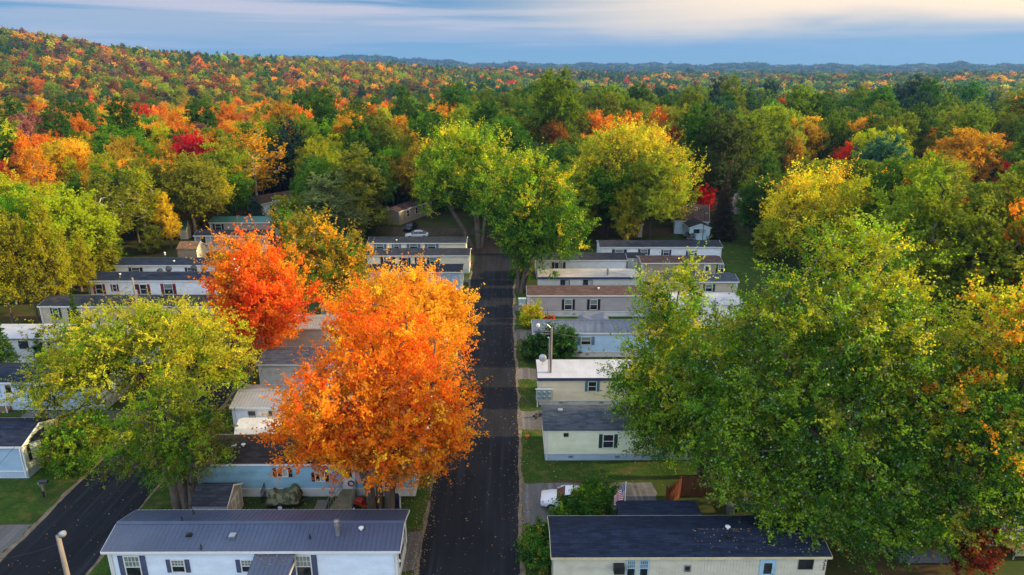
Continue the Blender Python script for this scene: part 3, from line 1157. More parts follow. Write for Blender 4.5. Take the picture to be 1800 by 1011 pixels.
home("cream mobile home with black roof and four blue-shuttered windows, farthest on the left side", 427, 645, 820, 'cream', 'skirt_white', 'charcoal', 'trim', D=4.2, rise=.55,
     wins=[(668, 433, 12, 8, 'hung_c', 'blue'), (697, 433, 8, 8, 'hung_c', 'blue'), (727, 433, 13, 8, 'hung_c', 'blue'), (759, 433, 13, 8, 'hung_c', 'blue')], vents=[(697, 423, 'white')])

# ---- second street on the left
ll6, _, ll6R, ll6x, ll6y, ll6L, ll6D = home(
    "home with navy roof and sage bay-windowed gable end, on the left lawn", 785, -190, 37, 'mid_blue', 'skirt_blue', 'navy', 'trim',
    D=4.3, rise=.85, gable_wall='sage')
# bay window on the gable
bay = MB()
B = ll6R @ Matrix.Translation((2.15, 0, 2.05))
bw, bh, bd = 1.25, .62, .45
plan = [(-bw, 0), (-bw * .6, -bd), (bw * .6, -bd), (bw, 0)]
for zz0, zz1 in ((-bh - .12, -bh), (bh, bh + .12)):
    bay.raw([B @ Vector((x, y - .03 if y else -.026, z)) for z in (zz0, zz1) for x, y in plan], [(3, 2, 1, 0), (4, 5, 6, 7), (0, 1, 5, 4), (1, 2, 6, 5), (2, 3, 7, 6)])
for i, (x, y) in enumerate(plan):
    bay.box(x - .05, x + .05, y - .06, y + .02, -bh, bh, M=B)
bay.box(-.04, .04, -bd - .05, -bd + .0, -bh, bh, M=B)
bo = bay.build('bay_window', MAT['trim'], ll6)
gl = MB()
for i in range(3):
    (xa_, ya_), (xb_, yb_) = plan[i], plan[i + 1]
    gl.poly([B @ Vector(q) for q in [(xa_, ya_ - .01, -bh), (xb_, yb_ - .01, -bh), (xb_, yb_ - .01, bh), (xa_, ya_ - .01, bh)]], 1 if i == 0 else 0)
gl.build('pane', [MAT['glass'], MAT['curtain_w']], bo)
hood = MB()
hp = [(-bw - .1, -.03, bh + .13), (-bw * .6, -bd - .14, bh + .13), (bw * .6, -bd - .14, bh + .13), (bw + .1, -.03, bh + .13), (-bw * .5, -.03, bh + .5), (bw * .5, -.03, bh + .5)]
hood.raw([B @ Vector(q) for q in hp], [(0, 1, 4), (1, 2, 5, 4), (2, 3, 5), (0, 3, 2, 1)])
hood.build('bay_roof', RF['charcoal'], bo)
for s in (-1, 1):
    q = MB()
    q.box(s * (bw + .28) - .17, s * (bw + .28) + .17, -.06, -.026, -bh - .1, bh + .1, M=B)
    q.build('shutter', SH['black'], bo)
home("pale blue clapboard home with navy roof, green shutters and wooden entry steps", 672, -120, 178, 'aqua', 'skirt_sky', 'navy', 'trim', D=4.3, rise=.55, sk=.9,
     wins=[(73, 693, 17, 23, 'hung', 'green'), (-6, 684, 10, 12, 'plain', None)], doors=[(15, MAT['white'])])
home("tan-grey mobile home with flat whitish roof, beside the small conical cedar", 595, -110, 282, 'stone', 'skirt_white', 'membrane', 'black', D=4.2, kind='arch', rise=.2, fh=.08, siding='vert',
     wins=[(42, 606, 14, 11, 'plain', None, MAT['dark_metal']), (88, 608, 9, 17, 'hung', None)], vents=[(88, 577, 'dark'), (70, 583, 'pipe')])
home("ecru mobile home with mossy charcoal roof and dark green shutters, behind the utility pole", 538, 65, 390, 'ecru', 'skirt_white', 'mossy', 'trim', D=4.2, rise=.55,
     wins=[(99, 551, 9, 18, 'hung', 'green'), (129, 551, 9, 18, 'hung', 'green')], vents=[(166, 525, 'pipe')])
home("white mobile home with dark red shutters and satellite dishes on its navy roof", 493, 153, 408, 'white', 'skirt_white', 'navy', 'trim', D=4.1, rise=.5,
     wins=[(175, 508, 11, 16, 'hung', 'red'), (202, 506, 6, 11, 'hung', 'red'), (253, 509, 12, 16, 'hung', 'red'), (297, 511, 14, 17, 'hung_c', 'red')],
     doors=[(240, MAT['white'])], vents=[(284, 487, 'dish'), (299, 483, 'dish'), (170, 488, 'dark'), (211, 483, 'white'), (343, 481, 'dish')])
home("white mobile home with navy roof and black shutters, behind the red-shuttered one", 466, 199, 402, 'white', 'skirt_white', 'navy', 'trim', D=4.1, rise=.5,
     wins=[(239, 475, 13, 8, 'hung', 'black'), (336, 475, 11, 8, 'hung', 'black'), (387, 476, 9, 8, 'hung', 'black')], doors=[(358, MAT['white'])],
     vents=[(290, 448, 'cowl'), (306, 460, 'white')])
home("grey mobile home with dark grey roof and white skirting, behind the tan shed", 414, 339, 470, 'grey', 'skirt_white', 'charcoal', 'trim', D=4.3, rise=.55, sk=.95,
     wins=[(362, 421, 17, 14, 'slider', None)], vents=[(402, 401, 'white')])
home("long tan-grey mobile home with green metal roof, at the edge of the left woods", 391, 366, 512, 'tan', 'skirt_grey', 'metal_green', 'trim', D=4.4, kind='metal', rise=.7,
     wins=[(384, 399, 10, 10, 'hung', 'black')])


# ---- houses at the back whose gables or sides face the street
def house(name, label, cat, x, y, w, d, rz, zt, rise, wall, roof, wins=(), doors=(), siding='lap', skirt=None):
    """w along local x (front), d deep; gables on the local x ends"""
    root = thing(name, (x, y, 0), label, cat, rz=rz)
    cx_ = [x + a * math.cos(rz) - b * math.sin(rz) for a in (0, w) for b in (0, d)]
    cy_ = [y + a * math.sin(rz) + b * math.cos(rz) for a in (0, w) for b in (0, d)]
    HOUSE_FP.append((min(cx_), max(cx_), min(cy_), max(cy_)))
    m = MB()
    Mr = Matrix.Translation((w, 0, 0)) @ Matrix.Rotation(R(90), 4, 'Z')
    Ml = Matrix.Translation((0, d, 0)) @ Matrix.Rotation(R(-90), 4, 'Z')
    Mb = Matrix.Translation((w, d, 0)) @ Matrix.Rotation(R(180), 4, 'Z')
    laps(m, 0, w, .0, zt - .1, IDM)
    laps(m, 0, w, .0, zt - .1, Mb)
    ze = zt - .12
    sl = rise / (d / 2 + .2)
    for M in (Mr, Ml):
        laps(m, 0, d, 0, zt - .1, M)
        laps(m, 0, d, zt - .1, zt - .1 + rise, M, clip=lambda z: (max(0, (z - ze) / sl - .2), d - max(0, (z - ze) / sl - .2)))
    m.build('wall', W[wall], root)
    add_roof(root, w, d, zt, rise, 'metal' if 'metal' in roof else 'gable', RF[roof], MAT['trim'], oy=.2)
    faces = {'f': IDM, 'r': Mr, 'l': Ml}
    for (fc, u, z, ww, hh, st, sh) in wins:
        add_window(root, faces[fc], u, z, ww, hh, st, SH[sh] if sh else None)
    for (fc, u, mt) in doors:
        add_door(root, faces[fc], u, .1, mat=mt)
    return root


p = at_z(1207, 422, 0)
house('house', "small pale house with three-pane gable window, by the thin white light pole", 'house', p.x + 4.4, p.y, 7.5, 4.0, R(90), 2.5, .8, 'aqua', 'charcoal',
      wins=[('l', 2.0, 1.75, 2.5, .85, 'slider', None)])
p = at_z(1190, 416, 0)
house('house', "house with steep maroon-brown roof, behind the pale three-pane house", 'house', p.x, p.y + 2.5, 6.5, 8.0, R(-12), 2.8, 2.6, 'aqua', 'brown', wins=[('f', 2, 1.6, .9, 1.2, 'hung', None)])
p = at_z(1092, 416, 0)
house('garage', "grey-green garage end wall seen between the yellow maple's trunks", 'garage', p.x + 4.0, p.y - .5, 8, 4.0, R(90), 2.6, .8, 'stone', 'grey')
p = at_z(702, 396, 0)
house('house', "dark tan home set end-on with three windows down its side, behind the parked dark car", 'house', p.x, p.y, 14, 4.2, R(66), 3.0, .6, 'tan', 'brown',
      wins=[('f', 3.5, 1.9, 1.0, 1.3, 'hung', None), ('f', 7.0, 1.9, 1.0, 1.3, 'hung', None), ('f', 10.0, 1.9, 1.0, 1.3, 'hung', None)])
p = at_z(682, 389, 0)
house('shed', "white shed with a pale roof among the dark pines", 'shed', p.x, p.y, 3.2, 3.0, 0, 2.3, .6, 'white', 'membrane_old')
p = at_z(483, 385, 0)
house('house', "pale blue two-gabled house behind the utility pole in the left woods", 'house', p.x - 3, p.y, 12, 5.0, R(52), 3.4, 1.4, 'bluewhite', 'brown',
      wins=[('f', 3, 2.0, 1.1, 1.5, 'hung', None), ('f', 6, 2.0, 1.1, 1.5, 'hung', None), ('r', 2.5, 2.2, 1, 1.4, 'hung', None)])
p = at_z(503, 376, 0)
house('shed', "small cream shed peeking out beside the grey-green pine", 'shed', p.x - 1, p.y, 3.4, 3.4, R(20), 2.3, .9, 'cream', 'tan', doors=[('f', 1.7, MAT['white'])])
p = at_z(1300, 377, 0)
house('mobile_home', "low home with pale blue roof seen through the gap right of the tall pines", 'mobile home', p.x - 1, p.y, 14, 4.2, 0, 3.0, .5, 'white', 'metal_grey')
p = at_z(1306, 361, 0)
house('mobile_home', "farther pale home, upper of the two glimpsed right of the tall pines", 'mobile home', p.x - 1, p.y, 14, 4.2, 0, 3.0, .5, 'aqua', 'blue_streaked')

# ------------------------------------------------------------------ yard objects
def shed(label, x, y, w, d, zt, rise, wall, roof, rz=0, door='r', name='shed', siding='vert', gambrel=False, wall_r=None):
    root = thing(name, (x, y, 0), label, 'shed', rz=rz)
    Mr = Matrix.Translation((w, 0, 0)) @ Matrix.Rotation(R(90), 4, 'Z')
    Ml = Matrix.Translation((0, d, 0)) @ Matrix.Rotation(R(-90), 4, 'Z')
    Mb = Matrix.Translation((w, d, 0)) @ Matrix.Rotation(R(180), 4, 'Z')
    m = MB()
    for M, l in ((IDM, w), (Mr, d), (Ml, d), (Mb, w)):
        boards(m, 0, l, .02, zt, M, .25)
    g = MB() if wall_r else m
    for M in (Mr, Ml):
        if gambrel:
            g.poly([M @ Vector(p) for p in [(0, -.002, zt), (d, -.002, zt), (d * .82, -.002, zt + rise * .6), (d / 2, -.002, zt + rise), (d * .18, -.002, zt + rise * .6)]])
        else:
            (g if M is Mr else m).poly([M @ Vector(p) for p in [(0, -.002, zt), (d, -.002, zt), (d / 2, -.002, zt + rise)]])
    m.build('wall', wall, root)
    if wall_r:
        boards(g, 0, d, .02, zt, Mr @ Matrix.Translation((0, -.012, 0)), .25)
        g.build('gable_wall', wall_r, root)
    r = MB()
    if gambrel:
        prof = [(-.12, zt - .06), (d * .16, zt + rise * .62), (d / 2, zt + rise + .05), (d * .84, zt + rise * .62), (d + .12, zt - .06)]
    else:
        s = rise / (d / 2)
        prof = [(-.14, zt - .14 * s + .02), (d / 2, zt + rise + .02), (d + .14, zt - .14 * s + .02)]
    for (ya, za), (yb, zb) in zip(prof, prof[1:]):
        r.prism([(ya, za), (yb, zb), (yb, zb + .06), (ya, za + .06)], -.12, w + .12)
    r.build('roof', roof, root)
    t = MB()
    for (ya, za), (yb, zb) in zip(prof, prof[1:]):
        t.prism([(ya, za - .10), (yb, zb - .10), (yb, zb + .055), (ya, za + .055)], w + .121, w + .145)
    for yy in (-.02, d - .08):
        t.box(w - .01, w + .03, yy, yy + .1, .02, zt - .06)
    t.build('trim', MAT['trim'], root)
    M = Mr if door == 'r' else IDM
    c = d / 2 if door == 'r' else w / 2
    T = M @ Matrix.Translation((c, 0, .05))
    dm = MB()
    dw, dh = .66, 1.75
    for s in (-1, 1):
        a, b = (0.01, dw) if s > 0 else (-dw, -.01)
        dm.box(a, b, -.05, -.02, 0, dh, M=T)
    do = dm.build('door', wall_r or MAT['white'], root)
    tm = MB()
    for s in (-1, 1):
        a, b = (0.01, dw) if s > 0 else (-dw, -.01)
        for (xa, xb) in ((a, a + .08), (b - .08, b)):
            tm.box(xa, xb, -.065, -.0505, 0, dh, M=T)
        for zz in (0, dh / 2, dh - .09):
            tm.box(a + .081, b - .081, -.064, -.0505, zz, zz + .09, M=T)
    tm.build('door_trim', MAT['trim'], do)
    return root


M_RUST = paint("rusted_white_metal", (.60, .60, .58), .6, .3, .12, scale=.9, stain=(.34, .13, .045), stain_amt=.95)
p = at_z(337, 886, 2.05)
shed("grey-lavender shed with black roof and white-trimmed double doors, beside the teal home", p.x, p.y, 2.5, 2.6, 2.0, .75, W['lavender'], RF['charcoal'], wall_r=W['ecru'])
p = at_z(311, 438, 2.2)
shed("tan shed with brown shingle roof and cream gable, at the edge of the left woods", p.x, p.y, 3.3, 3.4, 2.2, .9, W['beige'], RF['tan'], wall_r=W['cream'])
p = at_z(317, 421, 0)
shed("narrow yellow-brown outhouse with pointed green roof and white door", p.x, p.y, 1.5, 1.5, 2.3, 1.2, W['ecru'], RF['metal_green'], rz=R(0), door='f', name='outhouse')
p = at_z(413, 768, 1.9)
shed("rust-streaked white metal shed with gambrel roof, in front of the white clapboard home", p.x, p.y, 3.1, 2.9, 1.8, .9, M_RUST, M_RUST, gambrel=True)
p = at_z(1104, 452, 2.7)
shed("small grey-white shed with flat black roof, left of the tan brown-roofed home", p.x, p.y, 2.9, 3.0, 2.6, .25, W['white2'], RF['charcoal'], door='f')


# ---- cars
def car(label, x, y, rz, colour, kind='sedan'):
    root = thing('parked_car', (x, y, 0), label, 'car', rz=rz)
    L_, Wd = 4.6, .87
    st = {'sedan': [(-2.28, .42, .66, .62), (-2.2, .30, .76, .78), (-1.5, .24, .88, .86), (-.75, .24, .94, .87), (.6, .24, .95, .87), (1.5, .25, .97, .86), (2.1, .32, .95, .80), (2.28, .42, .86, .68)]}['sedan']

    def ring(xx, zb, zt, hw):
        pts = []
        for (fy, fz) in ((-.86, 0), (-1, .18), (-1, .62), (-.95, .86), (-.80, 1), (0, 1.02), (.80, 1), (.95, .86), (1, .62), (1, .18), (.86, 0)):
            pts.append((xx, fy * hw, zb + (zt - zb) * fz))
        return pts
    pm = paint("car_paint_" + label.split()[0], colour, .25, .5, .05, scale=.6)
    b = MB()
    b.loft([ring(*s) for s in st])
    body = b.build('body', pm, root, smooth=True)
    g = MB()
    cab = [(-1.05, .92, .93, .78), (-.45, .92, 1.36, .66), (.0, .92, 1.44, .64), (.8, .92, 1.42, .64), (1.2, .92, 1.3, .66), (1.85, .93, .96, .76)]
    rings = []
    for xx, zb, zt, hw in cab:
        rings.append([(xx, -.80, zb), (xx, -hw, zt - .03), (xx, -hw * .8, zt), (xx, hw * .8, zt), (xx, hw, zt - .03), (xx, .80, zb)])
    g.loft(rings)
    gl = g.build('windows', MAT['glass'], root)
    r = MB()
    rr = []
    for xx, zt, hw in ((-.42, 1.375, .63), (0, 1.462, .63), (.8, 1.442, .63), (1.18, 1.325, .62)):
        rr.append([(xx, -hw, zt - .035), (xx, -hw * .82, zt + .008), (xx, 0, zt + .018), (xx, hw * .82, zt + .008), (xx, hw, zt - .035), (xx, 0, zt - .03)])
    r.loft(rr)
    for s in (-1, 1):
        for (xa, za, xb, zb, ya, yb) in ((-1.02, .95, -.44, 1.36, .80, .645), (.25, .95, .3, 1.43, .812, .655), (1.82, .97, 1.2, 1.3, .79, .64)):
            r.tube([(xa, s * ya, za), (xb, s * yb, zb)], .03, 5)
    r.build('roof', pm, root)
    for xx in (-1.42, 1.4):
        for s in (-1, 1):
            w = MB()
            M = Matrix.Translation((xx, s * .80, .32)) @ Matrix.Rotation(R(90), 4, 'X')
            w.lathe([(.20, -.1), (.32, -.1), (.325, -.05), (.325, .05), (.32, .1), (.20, .1)], 18, M=M)
            wo = w.build('wheel', MAT['black'], root)
            q = MB()
            q.lathe([(.02, -.105), (.19, -.104), (.195, 0), (.19, .104), (.02, .105)], 14, M=M)
            q.build('rim', MAT['steel'], wo)
    for s in (-1, 1):
        h = MB()
        h.loft([[(-2.29, s * .5, .56), (-2.29, s * .68, .58), (-2.27, s * .68, .68), (-2.27, s * .5, .68)], [(-2.05, s * .52, .60), (-2.05, s * .80, .62), (-2.02, s * .78, .78), (-2.05, s * .52, .78)]])
        h.build('headlight', MAT['steel'], root)
        m = MB()
        m.box(-.75, -.58, s * .93 - .09, s * .93 + .09, .95, 1.08)
        m.build('wing_mirror', pm, root)
    n = MB()
    n.box(-2.315, -2.285, -.42, .42, .48, .60)
    n.build('grille', MAT['black'], root)
    return root


p = at_z(1003, 893, 0)
car("white saloon car parked on the driveway behind the leafy bush", p.x, p.y + .3, R(-6), (.72, .73, .75))
p = at_z(715, 404, 0)
car("dark saloon car parked by the end-on tan home, among pines", p.x + .8, p.y, R(75), (.02, .022, .03))
p = at_z(722, 418, 0)
car("white car parked beyond the farthest cream home on the left", p.x + 1.2, p.y, R(8), (.68, .69, .70))
p = at_z(1213, 421, 0)
car("dark car parked left of the small pale three-pane house", p.x, p.y, R(80), (.025, .027, .032))


# ---- poles and lines
POLES = {}


def utility_pole(label, x, y, h, arm=True, lamp=None, conduit=False, r=.13):
    root = thing('utility_pole', (x, y, 0), label, 'utility pole')
    m = MB()
    m.tube([(0, 0, -.2), (0, 0, h * .5), (.02, 0, h)], [r * 1.15, r, r * .78], 12)
    m.build('pole', MAT['wood_pole'], root, smooth=True)
    if arm:
        a = MB()
        a.box(-.9, .9, -.22, -.12, h - .75, h - .63)
        a.tube([(-.5, -.17, h - .7), (0, -.14, h - 1.2)], .02, 5).tube([(.5, -.17, h - .7), (0, -.14, h - 1.2)], .02, 5)
        ao = a.build('crossarm', MAT['wood_pole'], root)
        i = MB()
        for xx in (-.8, -.35, .35, .8):
            i.lathe([(.03, 0), (.06, .04), (.04, .08), (.06, .12), (.02, .18)], 8, at=(xx, -.17, h - .63))
        i.build('insulator', MAT['white'], ao)
    if lamp:
        l = MB()
        pts = [(0, 0, h - .15), (lamp * .3, 0, h + .28), (lamp * .65, 0, h + .42), (lamp, 0, h + .30)]
        l.tube(pts, .035, 7)
        l.build('lamp_arm', MAT['steel'], root)
        g = MB()
        g.lathe([(.05, .18), (.17, .10), (.19, -.02), (.15, -.16), (.05, -.24)], 12, at=(lamp, 0, h + .22))
        g.build('lamp', MAT['white'], root)
    if conduit:
        c = MB()
        c.tube([(-.28, -.08, h - 1.1), (-.2, -.1, h - 1.0), (-.21, -.12, h * .6), (-.25, -.14, 3.4), (-.9, -.2, 2.7), (-1.4, -.3, 2.3)], .045, 6)
        c.lathe([(.05, 0), (.12, .05), (.06, .14)], 8, at=(-.28, -.08, h - 1.1))
        c.build('conduit', MAT['steel'], root)
        a = MB()
        for dz in (.35, .62):
            a.box(-1.0, -.1, -.2, -.12, h - dz - .06, h - dz)
        a.build('crossarm', MAT['wood_pole'], root)
    return root


p = at_z(966, 706, 0)
POLES['r'] = Vector((p.x + .05, p.y, 8.0))
utility_pole("wooden utility pole with curved street-lamp arm, before the cream teal-shuttered home", p.x + .05, p.y, 8.0, arm=False, lamp=-1.3, conduit=True)
p = at_z(101, 941, 9.0)
POLES['a'] = Vector((p.x, p.y, 9.0))
pa = utility_pole("nearest wooden utility pole with white cap lamp, beside the lower left road", p.x, p.y, 9.0, arm=False, r=.14)
cp = MB()
cp.lathe([(.05, .16), (.17, .10), (.19, -.02), (.14, -.12), (.05, -.16)], 12, at=(.20, .1, 9.0))
cp.tube([(0, 0, 8.85), (.2, .1, 8.9)], .03, 6)
cp.build('lamp', MAT['steel'], pa)
p = at_z(232, 488, 9.0)
POLES['b'] = Vector((p.x, p.y, 9.0))
utility_pole("utility pole rising behind the broad willow, before the red-shuttered home", p.x, p.y, 9.0, arm=False)
p = at_z(487, 347, 9.0)
POLES['c'] = Vector((p.x, p.y, 9.0))
utility_pole("distant utility pole standing before the pale blue two-gabled house", p.x, p.y, 9.0)
p = at_z(1233, 424, 0)
lp = thing('light_pole', (p.x, p.y - .6, 0), "thin metal light pole before the small pale three-pane house", 'light pole')
m = MB()
m.tube([(0, 0, 0), (0, 0, 6.3)], [.08, .05], 8)
m.build('pole', MAT['dark_metal'], lp)
m = MB()
m.tube([(0, 0, 5.6), (.35, 0, 5.7)], .03, 6)
m.lathe([(.05, .1), (.16, 0), (.05, -.1)], 10, at=(.35, 0, 5.62))
m.build('lamp', MAT['steel'], lp)


def wire(label, a, b, sag, r=.013, group=None):
    pts = []
    n = 18
    a, b = Vector(a), Vector(b)
    for i in range(n + 1):
        t = i / n
        q = a.lerp(b, t)
        q.z -= sag * 4 * t * (1 - t)
        pts.append(q - a)
    m = MB()
    m.tube(pts, r, 5)
    o = m.build('power_line', MAT['dark_metal'], None, loc=a)
    tag(o, label, 'power line', group)
    return o


wire("power line from the willow's pole back to the distant left pole", POLES['b'] - Vector((0, 0, .3)), POLES['c'] - Vector((0, 0, .7)), 1.1)
wire("service line running from the willow's pole to the left past the mossy-roofed home", POLES['b'] - Vector((0, 0, .6)), at_z(-60, 660, 5.0), .9)
wire("service line slanting down across the navy bay-window roof to the left", POLES['b'] - Vector((0, 0, 1.2)), at_z(-80, 905, 4.0), .8)
wire("upper service line running off left from the near pole", POLES['a'] - Vector((0, 0, .5)), at_z(-60, 985, 7.2), .3)
wire("lower service line dropping from the near pole across the dark road", POLES['a'] - Vector((0, 0, 2.0)), at_z(20, 1040, 4.2), .3)
wire("service line from the street-lamp pole towards the light blue home's wall", POLES['r'] - Vector((0, 0, .5)), at_z(1130, 592, 3.3), .5)
wire("upper wire running right from the street-lamp pole into the silver maple", POLES['r'] - Vector((0, 0, .2)), Vector((30, 62.5, 8.0)), .7)

# electricity meter board on posts
p = at_z(956, 716, 0)
mb_ = thing('meter_board', (p.x, p.y, 0), "pale blue-grey electricity meter board on posts, beside the street-lamp pole", 'meter board')
m = MB()
m.box(-.80, .80, -.06, .02, .85, 1.95)
m.box(-.85, .85, -.14, .1, 1.952, 2.01)
m.build('panel', paint("pale_blue_grey_paint", (.40, .50, .54), .6), mb_)
for xx in (-.7, .62):
    q = MB()
    q.box(xx, xx + .12, .021, .12, 0, 1.95)
    q.build('post', MAT['white'], mb_)
for i in range(3):
    for j in range(2):
        q = MB()
        cx, cz = -.5 + i * .5, 1.2 + j * .48
        q.box(cx - .16, cx + .16, -.16, -.061, cz - .2, cz + .2)
        mo = q.build('meter_box', paint("grey_meter_box", (.24, .36, .40), .5), mb_)
        q = MB()
        q.lathe([(.13, 0), (.13, .07), (.08, .1)], 12, M=Matrix.Translation((cx, -.161, cz + .04)) @ Matrix.Rotation(R(90), 4, 'X'))
        q.build('meter_dial', MAT['steel'], mo)

# small pale cabinet at the kerb
p = at_z(918, 537, 0)
ub = thing('utility_cabinet', (p.x, p.y, 0), "small pale blue-white cabinet at the kerb beside the taupe home", 'cabinet')
m = MB()
m.box(-.5, .5, -.3, .3, .08, 1.0).box(-.55, .55, -.35, .35, 1.002, 1.06)
m.build('body', paint("pale_cabinet_paint", (.55, .70, .74), .5), ub)
m = MB()
m.box(-.6, .6, -.4, .4, -.02, .078)
m.build('plinth', M_DRIVE, ub)

# mailbox
p = at_z(79, 873, 0)
mx_ = thing('mailbox', (p.x, p.y, 0), "dark mailbox on a weathered post on the left lawn", 'mailbox')
m = MB()
m.box(-.07, .07, -.07, .07, 0, 1.15).box(-.32, .3, -.06, .06, 1.152, 1.24).tube([(-.06, 0, .75), (-.3, 0, 1.15)], .04, 5)
m.build('post', MAT['wood_pole'], mx_)
m = MB()
M = Matrix.Translation((.16, 0, 1.36)) @ Matrix.Rotation(R(90), 4, 'Y')
m.loft([[(x, -.13, 1.241), (x, -.13, 1.38), (x, -.09, 1.47), (x, 0, 1.51), (x, .09, 1.47), (x, .13, 1.38), (x, .13, 1.241)] for x in (-.12, .5)])
m.build('box', MAT['dark_metal'], mx_)
m = MB()
m.box(-.06, .1, -.14, -.08, .05, .55)
m.build('newspaper_tube', MAT['black'], mx_)

# wheelie bin
p = at_z(697, 893, 0)
bn = thing('wheelie_bin', (p.x, p.y, 0), "navy blue wheeled rubbish bin against the teal home's skirting", 'bin')
M_NAVY = paint("navy_plastic", (.018, .024, .085), .45, .4)
m = MB()
m.loft([[(-.24 * s, -.24 * s, z), (.24 * s, -.24 * s, z), (.24 * s, .26 * s, z), (-.24 * s, .26 * s, z)] for s, z in ((.95, .08), (1.15, 1.0))])
m.build('body', M_NAVY, bn)
m = MB()
m.loft([[(-.3, -.32, 1.002), (.3, -.32, 1.002), (.3, .34, 1.002), (-.3, .34, 1.002)], [(-.26, -.26, 1.1), (.26, -.26, 1.1), (.26, .3, 1.1), (-.26, .3, 1.1)]])
m.build('lid', M_NAVY, bn)
for s in (-1, 1):
    m = MB()
    m.lathe([(.02, -.03), (.12, -.03), (.12, .03), (.02, .03)], 12, M=Matrix.Translation((s * .24, .26, .12)) @ Matrix.Rotation(R(90), 4, 'Y'))
    m.build('wheel', MAT['black'], bn)
p = at_z(704, 893, 0)
ps_ = MB()
ps_.box(-.05, .05, -.05, .05, 0, 1.25).box(-.09, .09, -.09, .09, 1.252, 1.36)
tag(ps_.build('marker_post', MAT['white'], loc=(p.x, p.y, 0)), "short white post beside the navy bin", 'post')

# ride-on mower
p = at_z(641, 894, 0)
mw = thing('lawn_tractor', (p.x, p.y, 0), "red ride-on lawn tractor parked beside the orange maple's trunk", 'lawn tractor', rz=R(160))
M_RED = paint("red_enamel", (.42, .035, .015), .4, .5)
m = MB()
m.loft([[(x, -w, .38), (x, -w, zt - .06), (x, -w * .7, zt), (x, w * .7, zt), (x, w, zt - .06), (x, w, .38)] for x, w, zt in ((.05, .27, .80), (.5, .26, .80), (.78, .22, .74), (.86, .18, .62))])
m.build('bonnet', M_RED, mw)
m = MB()
m.box(-.75, .04, -.38, .38, .36, .48).box(-.72, -.2, -.44, -.3, .482, .56).box(-.72, -.2, .3, .44, .482, .56)
m.build('chassis', M_RED, mw)
m = MB()
m.box(-.6, -.2, -.24, .24, .55, .65).box(-.68, -.58, -.24, .24, .652, 1.02)
m.build('seat', MAT['black'], mw)
m = MB()
m.tube([(.1, 0, .78), (-.05, 0, 1.0)], .025, 6)
M = Matrix.Translation((-.06, 0, 1.02)) @ Matrix.Rotation(R(-35), 4, 'Y')
m.tube([M @ Vector((.17 * math.cos(t), .17 * math.sin(t), 0)) for t in np.linspace(0, 2 * math.pi, 15)], .018, 5)
m.build('steering_wheel', MAT['black'], mw)
for xx, rr in ((-.5, .25), (.6, .19)):
    for s in (-1, 1):
        m = MB()
        M = Matrix.Translation((xx, s * .42, rr)) @ Matrix.Rotation(R(90), 4, 'X')
        m.lathe([(.08, -.1), (rr * .92, -.1), (rr, -.05), (rr, .05), (rr * .92, .1), (.08, .1)], 14, M=M)
        wo = m.build('wheel', MAT['black'], mw)
        m = MB()
        m.lathe([(.02, -.104), (rr * .5, -.103), (rr * .5, .103), (.02, .104)], 10, M=M)
        m.build('rim', MAT['trim'], wo)


def tarp_heap(name, label, x, y, lx, ly, h, mat, seed, wheels=True, rz=0):
    """a loaded trailer under a tied-down tarpaulin"""
    rng = random.Random(seed)
    root = thing(name, (x, y, 0), label, 'trailer', rz=rz)
    nx, ny = 16, 12
    vs, fs = [], []
    ph = [rng.uniform(0, 6) for _ in range(6)]
    for j in range(ny + 1):
        for i in range(nx + 1):
            u, v = i / nx, j / ny
            e = min(u, 1 - u, v, 1 - v) / .5
            z = .42 + h * (min(1, e * 3.2)) ** .6 * (.72 + .16 * math.sin(u * 7 + ph[0]) + .13 * math.sin(v * 8 + u * 5 + ph[1]) + .06 * math.sin(u * 21 + v * 17 + ph[2]))
            w = 1 + .04 * math.sin(u * 30 + v * 23)
            vs.append(((u - .5) * lx * w, (v - .5) * ly * w, z))
    for j in range(ny):
        for i in range(nx):
            a = j * (nx + 1) + i
            fs.append((a, a + 1, a + nx + 2, a + nx + 1))
    m = MB()
    m.raw(vs, fs)
    m.build('tarpaulin', mat, root, smooth=True)
    m = MB()
    m.box(-lx / 2, lx / 2, -ly / 2, ly / 2, .3, .43)
    m.tube([(lx / 2, -.3, .36), (lx / 2 + 1.1, 0, .36), (lx / 2, .3, .36)], .035, 6)
    m.build('bed', MAT['dark_metal'], root)
    if wheels:
        for s in (-1, 1):
            m = MB()
            M = Matrix.Translation((-.1, s * (ly / 2 + .1), .3)) @ Matrix.Rotation(R(90), 4, 'X')
            m.lathe([(.1, -.09), (.28, -.09), (.3, -.04), (.3, .04), (.28, .09), (.1, .09)], 14, M=M)
            wo = m.build('wheel', MAT['black'], root)
            m = MB()
            m.lathe([(.02, -.095), (.16, -.094), (.16, .094), (.02, .095)], 12, M=M)
            m.build('rim', MAT['white'], wo)
    return root


def camo():
    m, nt, b = _principled("camouflage_tarpaulin", .8, .2)
    c = _mix(nt, (.085, .10, .05), (.20, .19, .11), _noise(nt, 2.2, 2, .48, .52))
    c = _mix(nt, c, (.04, .06, .04), _noise(nt, 3.1, 2, .56, .6, vec=_coord(nt, (1, 1.3, 1))))
    nt.links.new(c, b.inputs["Base Color"])
    return m


p = at_z(496, 893, 0)
tarp_heap('covered_trailer', "trailer under a lumpy camouflage tarpaulin, in front of the teal home", p.x, p.y + .6, 2.5, 1.6, .95, camo(), 3, rz=R(5))
p = at_z(1035, 572, 0)
tarp_heap('covered_trailer', "trailer under a smooth grey cover, between the taupe and light blue homes", p.x + .6, p.y, 4.2, 1.9, 1.3, paint("grey_canvas", (.22, .23, .27), .8), 8)

